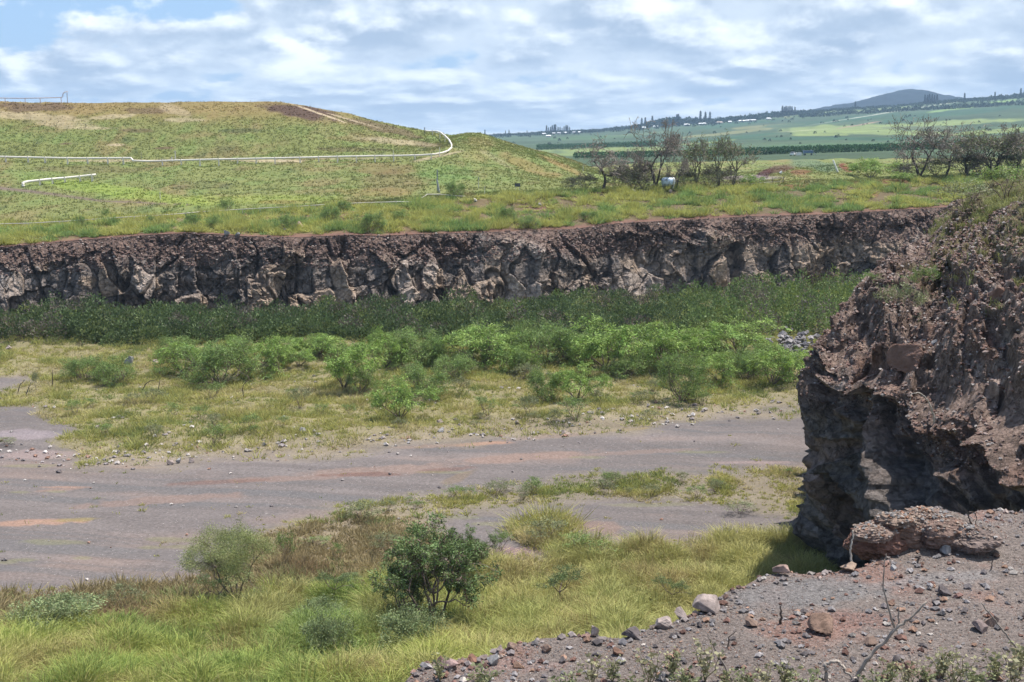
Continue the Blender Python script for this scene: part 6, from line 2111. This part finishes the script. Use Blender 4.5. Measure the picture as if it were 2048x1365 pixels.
post('leaning_pole', hill_at(1676, 343), 2.6, 0.42, (0.75, 0.75, 0.72), 'thick white pole leaning left over the red bank', 'pole', lean=(-1.3, 0))
# rail fence
p = hill_at(1530, 368)
root = empty('rail_fence', p, 'pale rail fence on dark posts below the spoil heaps', 'fence')
fp = [hill_at(1500, 372), hill_at(1527, 369), hill_at(1545, 368), hill_at(1566, 366)]
for q in fp:
    m = MB()
    m.tube(np.array([q + np.array([0, 0, -0.3]), q + np.array([0, 0, 1.25])]) - p, 0.06, 6, (0.14, 0.11, 0.10))
    m.build('post', M_bark, root)
for hh3 in (0.45, 1.05):
    m = MB()
    m.tube(np.array([q + np.array([0, -0.08, hh3]) for q in fp]) - p, 0.035, 6, (0.5, 0.46, 0.44))
    m.build('rail', M_metal, root)

# ------------------------------------------------------------------ distant village, pines, woods, orchards
def pine_mesh(seed, h):
    r = np.random.RandomState(seed)
    m = MB()
    nl = 22
    cs_, ds_ = [], []
    for k in range(nl):
        z = h * (0.16 + 0.84 * k / nl)
        rad = h * 0.105 * (1 - (k / nl)) ** 0.7 * r.uniform(0.75, 1.2) + 0.15
        nb = 9
        for b in range(nb):
            an = 2 * pi * b / nb + r.uniform(-0.3, 0.3)
            d = np.array([cos(an), sin(an), 0.25])
            for q in range(5):
                cs_.append(np.array([0, 0, z]) + d * rad * (q / 5.0) + r.normal(0, 0.1, 3))
                ds_.append(d)
    V, Q, C = leaf_quads(np.array(cs_), h * 0.05, 0.55, seed, np.tile((0.026, 0.045, 0.028), (len(cs_), 1)), 0.3, 0.0, np.array(ds_))
    root = empty('pine_tree', (0, 0, 0), None, None)
    m.tube([(0, 0, 0), (0, 0, h * 0.95)], [h * 0.014, h * 0.003], 5, (0.10, 0.08, 0.06), cap=False)
    m.build('trunk', M_bark, root)
    m = MB()
    m.add(V, Q, None, C)
    m.build('crown', M_leaf, root)
    root['h'] = h
    return root


pines = [pine_mesh(1700 + i, 20.0) for i in range(3)]
pu = [False] * 3
pl = [(970, 272, 260, 0), (1011, 271, 261.5, 0), (1018, 270, 260, 0), (1054, 270, 261, 0), (1093, 265, 251, 1), (1097, 265, 255, 1), (1101, 265, 254, 1), (1104.5, 265, 251, 1), (1108.5, 265, 249.5, 1), (1111, 265, 249, 1), (1116, 265, 254, 1), (1120, 265, 254, 1), (1124, 265, 256, 1), (1128, 265, 253, 1), (1132, 264, 250.5, 1),
      (1135, 264, 251, 1), (1139, 264, 254, 1), (1283, 249, 236, 2), (1290, 249, 235, 2), (1304, 249, 232, 2), (1353, 244, 229, 2), (1356, 244, 228, 2), (1400, 243, 222, 3), (1410, 243, 224, 3), (1419, 243, 224, 3), (1407, 243, 234, 3), (1563, 225, 212, 4), (1567, 225, 214, 4), (1570, 224, 212, 4), (1574, 224, 213, 4), (1578, 223, 212, 4), (1582, 222, 213, 4),
      (1588, 221, 214, 4), (1708, 212, 203, 5), (1846, 203, 189, 6), (1851, 203, 190, 6), (1855, 203, 188, 6), (1860, 203, 189, 6), (1865, 202, 190, 6), (1870, 202, 189, 6), (1925, 196, 186, 6), (2036, 190, 177, 7), (2044, 190, 176, 7), (1985, 193, 184, 7)]
plab = {0: ('single narrow pine sticking up at the left end of the distant ridge', 'pines at the left end of the ridge'), 1: ('tall narrow pine in the row beside the white village roofs', 'pines in a row beside the village'),
        2: ('narrow dark pine on the ridge above the bare trees', 'pines on the ridge above the bare trees'), 3: ('narrow pine in the trio on the ridge right of the bare trees', 'trio of pines on the ridge'),
        4: ('short narrow pine in the tight row where the wooded hill begins', 'pines in the tight row'), 5: ('lone short pine on the edge of the wooded hill', None), 6: ('short pine in the row at the foot of the wooded cone', 'pines at the foot of the cone'), 7: ('dark pine on the ridge at the right edge of the picture', 'pines at the right edge of the ridge')}
special = {970: 'lone columnar pine where the ridge meets the grassy hill', 1054: 'stubby lone pine between the twin pines and the village row', 1407: 'shorter pine standing between the first two of the trio', 1925: 'lone ragged pine right of the wooded cone'}
for i, (px, pb, pt, k) in enumerate(pl):
    Yd = 3350.0
    p = far_at(px, Yd)
    h = (pb - pt) * Yd / F + 3
    k3 = i % 3
    if pu[k3]:
        o = copy_thing(pines[k3], p)
    else:
        o = pines[k3]
        pu[k3] = True
        o.location = Vector(p.tolist())
    lab, grp = plab[k]
    zneed = at(px, pt, Yd)[2]
    h = max(zneed - p[2], 6)
    o.scale = (h / 20 * 1.25, h / 20 * 1.25, h / 20)
    o.rotation_euler = (0, 0, i * 1.3)
    tag(o, special.get(px, lab), 'pine tree', grp)

# houses
hs = [(1088, 268, 8, 'small white-roofed house left of the pine row'), (1097, 274, 10, 'long pale house lowest on the slope below the pine row'), (1107, 267, 7, 'small house half hidden under the middle of the pine row'), (1118, 266.5, 7, 'little house with a grey roof under the right part of the pine row'),
      (1131, 266, 12, 'widest bright white-roofed house at the right end of the pine row'), (1148, 265, 6, 'small house just right of the widest one'), (1160, 265, 8, 'white house alone at the right end of the village'), (1287, 248, 7, 'small white house among trees above the bare tree'), (1311, 247, 9, 'white house beside the pine above the tallest bare tree'),
      (1373, 248, 11, 'tan and white house left of the pine trio'), (1401, 247, 8, 'white house right under the pine trio'), (1408, 246, 6, 'little white house right of the one under the trio'), (1438, 243, 12, 'long tan roofed house right of the pine trio'), (1459, 242, 7, 'small pale house between the tan one and the long sheds'),
      (1484, 239, 16, 'long dark shed with a pale roof on the slope'), (1503, 237, 16, 'long shed with a bright white end wall'), (1495, 241, 9, 'small pale building below the long sheds'), (1536, 236, 9, 'pale building beside a bare earth cut')]
for i, (px, py, wd, lab) in enumerate(hs):
    Yd = 3150.0 - (py > 270) * 500
    p = far_at(px, Yd)
    w_ = wd * Yd / F
    zc = at(px, py, Yd)[2]
    p[2] = min(p[2], zc - 1.0) if zc > p[2] else zc - 1.2
    root = empty('house', p, lab, 'house', 'houses on the distant ridge', rz=(i * 0.7) % 0.5 - 0.25)
    roofc = (0.75, 0.75, 0.74) if 'white' in lab or 'pale' in lab else ((0.55, 0.42, 0.34) if 'tan' in lab else (0.45, 0.45, 0.46))
    m = MB()
    m.box((0, 0, 1.2), (w_, 8, 3.6), 0, (0.55, 0.52, 0.47))
    m.build('wall', M_metal, root)
    m = MB()
    hw, hd = w_ / 2 + 0.6, 4.8
    V = np.array([(-hw, -hd, 3.0), (hw, -hd, 3.0), (hw, hd, 3.0), (-hw, hd, 3.0), (-hw * 0.8, 0, 5.0), (hw * 0.8, 0, 5.0)])
    m.add(V, [(0, 1, 5, 4), (2, 3, 4, 5)], [(1, 2, 5), (3, 0, 4), ], roofc)
    m.add(V[:4] - np.array([0, 0, 0.02]), [(3, 2, 1, 0)], None, roofc)
    m.build('roof', M_metal, root)
    for sx in (-0.25, 0.25):
        m = MB()
        m.box((sx * w_, -4.02, 1.6), (w_ * 0.18, 0.1, 1.4), 0, (0.05, 0.06, 0.07))
        m.build('window', m_glass, root)

# far woods along the ridge: one mass of small crowns
r = np.random.RandomState(1800)
wm = MB()
cl_ = []
for px in np.arange(960, 2120, 1.6):
    kk = interp(px, [(960, 1), (1050, 2), (1080, 3), (1200, 3), (1280, 4), (1330, 10), (1360, 9), (1400, 6), (1450, 5), (1500, 7), (1560, 6), (1640, 2), (1800, 1), (1900, 3), (2048, 4)])
    for q in range(2):
        Yd = r.uniform(3300, 3480)
        p = far_at(px + r.uniform(-1, 1), Yd)
        cl_.append((p, r.uniform(0.4, 1.1) * kk * 1.4 + 2.0))
    if r.uniform() < 0.5:
        Yd = r.uniform(2950, 3250)
        p = far_at(px, Yd)
        if r.uniform() < 0.6:
            cl_.append((p, r.uniform(2.5, 6)))
# dark tree line on the right slope
for px in np.arange(1600, 2100, 2.0):
    Yd = 3050 + r.uniform(-60, 60) - (px - 1600) * 0.5
    if r.uniform() < 0.8:
        cl_.append((far_at(px, Yd), r.uniform(3, 8)))
for px, py in [(1705, 251), (1690, 252), (1650, 264), (1560, 262), (1430, 266), (1110, 276), (1136, 277), (1060, 274), (1735, 248), (1600, 232), (1520, 262), (1830, 232), (1340, 280), (1380, 266), (1900, 240), (2000, 232), (1960, 256), (1130, 268), (1045, 272)] + [(r.uniform(1000, 2040), r.uniform(232, 300)) for _ in range(150)]:
    p = far_pick(px, max(py, float(interp(px, [(975, 276), (1300, 258), (1600, 232), (2048, 200)]))))
    cl_.append((p, r.uniform(0.5, 1.5) * p[1] / 900.0))
for (p, s4) in cl_:
    n = 60
    d = r.normal(0, 1, (n, 3))
    d /= np.linalg.norm(d, axis=1)[:, None]
    d[:, 2] = np.abs(d[:, 2])
    c = p + d * np.array([s4 * 0.75, s4 * 0.75, s4 * 1.2]) * r.uniform(0.5, 1, (n, 1))
    V, Q, C = leaf_quads(c, s4 * 0.42, 0.8, r.randint(1 << 30), np.tile(np.array((0.030, 0.055, 0.028)) * r.uniform(0.7, 1.6), (n, 1)), 0.3, 0, d)
    wm.add(V, Q, None, C)
o = wm.build('woodland', M_leaf)
tag(o, 'dark far-off trees and scrub along the distant ridge and fields', 'woodland', kind='stuff')

# orchard rows on the plain behind the hill
om = MB()
rows_ = []
for k in range(60):
    px = 1150 + k * 5.6
    for q in range(5):
        rows_.append((px + q * 0.8, 640 + q * 14, 1.7))
for k in range(170):
    for q in range(4):
        px = 1480 + k * 3.4
        rows_.append((px + q * 1.1, 640 + q * 30 + (px - 1480) * 0.05, 1.9))
for k in range(70):
    for q in range(6):
        rows_.append((1075 + k * 3.4, 1250 + q * 40, 2.2))
for (px, Yd, s4) in rows_:
    p = far_at(px, Yd)
    n = 36
    d = r.normal(0, 1, (n, 3))
    d /= np.linalg.norm(d, axis=1)[:, None]
    c = p + np.array([0, 0, s4 * 0.7]) + d * np.array([s4 * 0.5, s4 * 0.5, s4 * 0.8]) * r.uniform(0.5, 1, (n, 1))
    V, Q, C = leaf_quads(c, s4 * 0.45, 0.7, r.randint(1 << 30), np.tile(np.array((0.05, 0.115, 0.045)) * r.uniform(0.8, 1.3), (n, 1)), 0.3, 0, d)
    om.add(V, Q, None, C)
o = om.build('orchard', M_leaf)
tag(o, 'rows of dark green orchard trees on the plain beyond the berm', 'orchard', kind='stuff')

# ------------------------------------------------------------------ haze over the whole place
hm = bpy.data.materials.new('haze_air')
hm.use_nodes = True
t = NT(hm.node_tree)
pv = t.n('ShaderNodeVolumePrincipled', ins={'Color': c4(0.50, 0.72, 1.0), 'Density': 0.00010, 'Anisotropy': 0.0})
t.n('ShaderNodeOutputMaterial', ins={1: pv.outputs[0]})
m = MB()
m.box((0, 0, 130), (14000, 14000, 340), 0)
o = m.build('haze', hm)
tag(o, kind='stuff', label='thin blue haze over the distant slopes', cat='haze')
print('done')
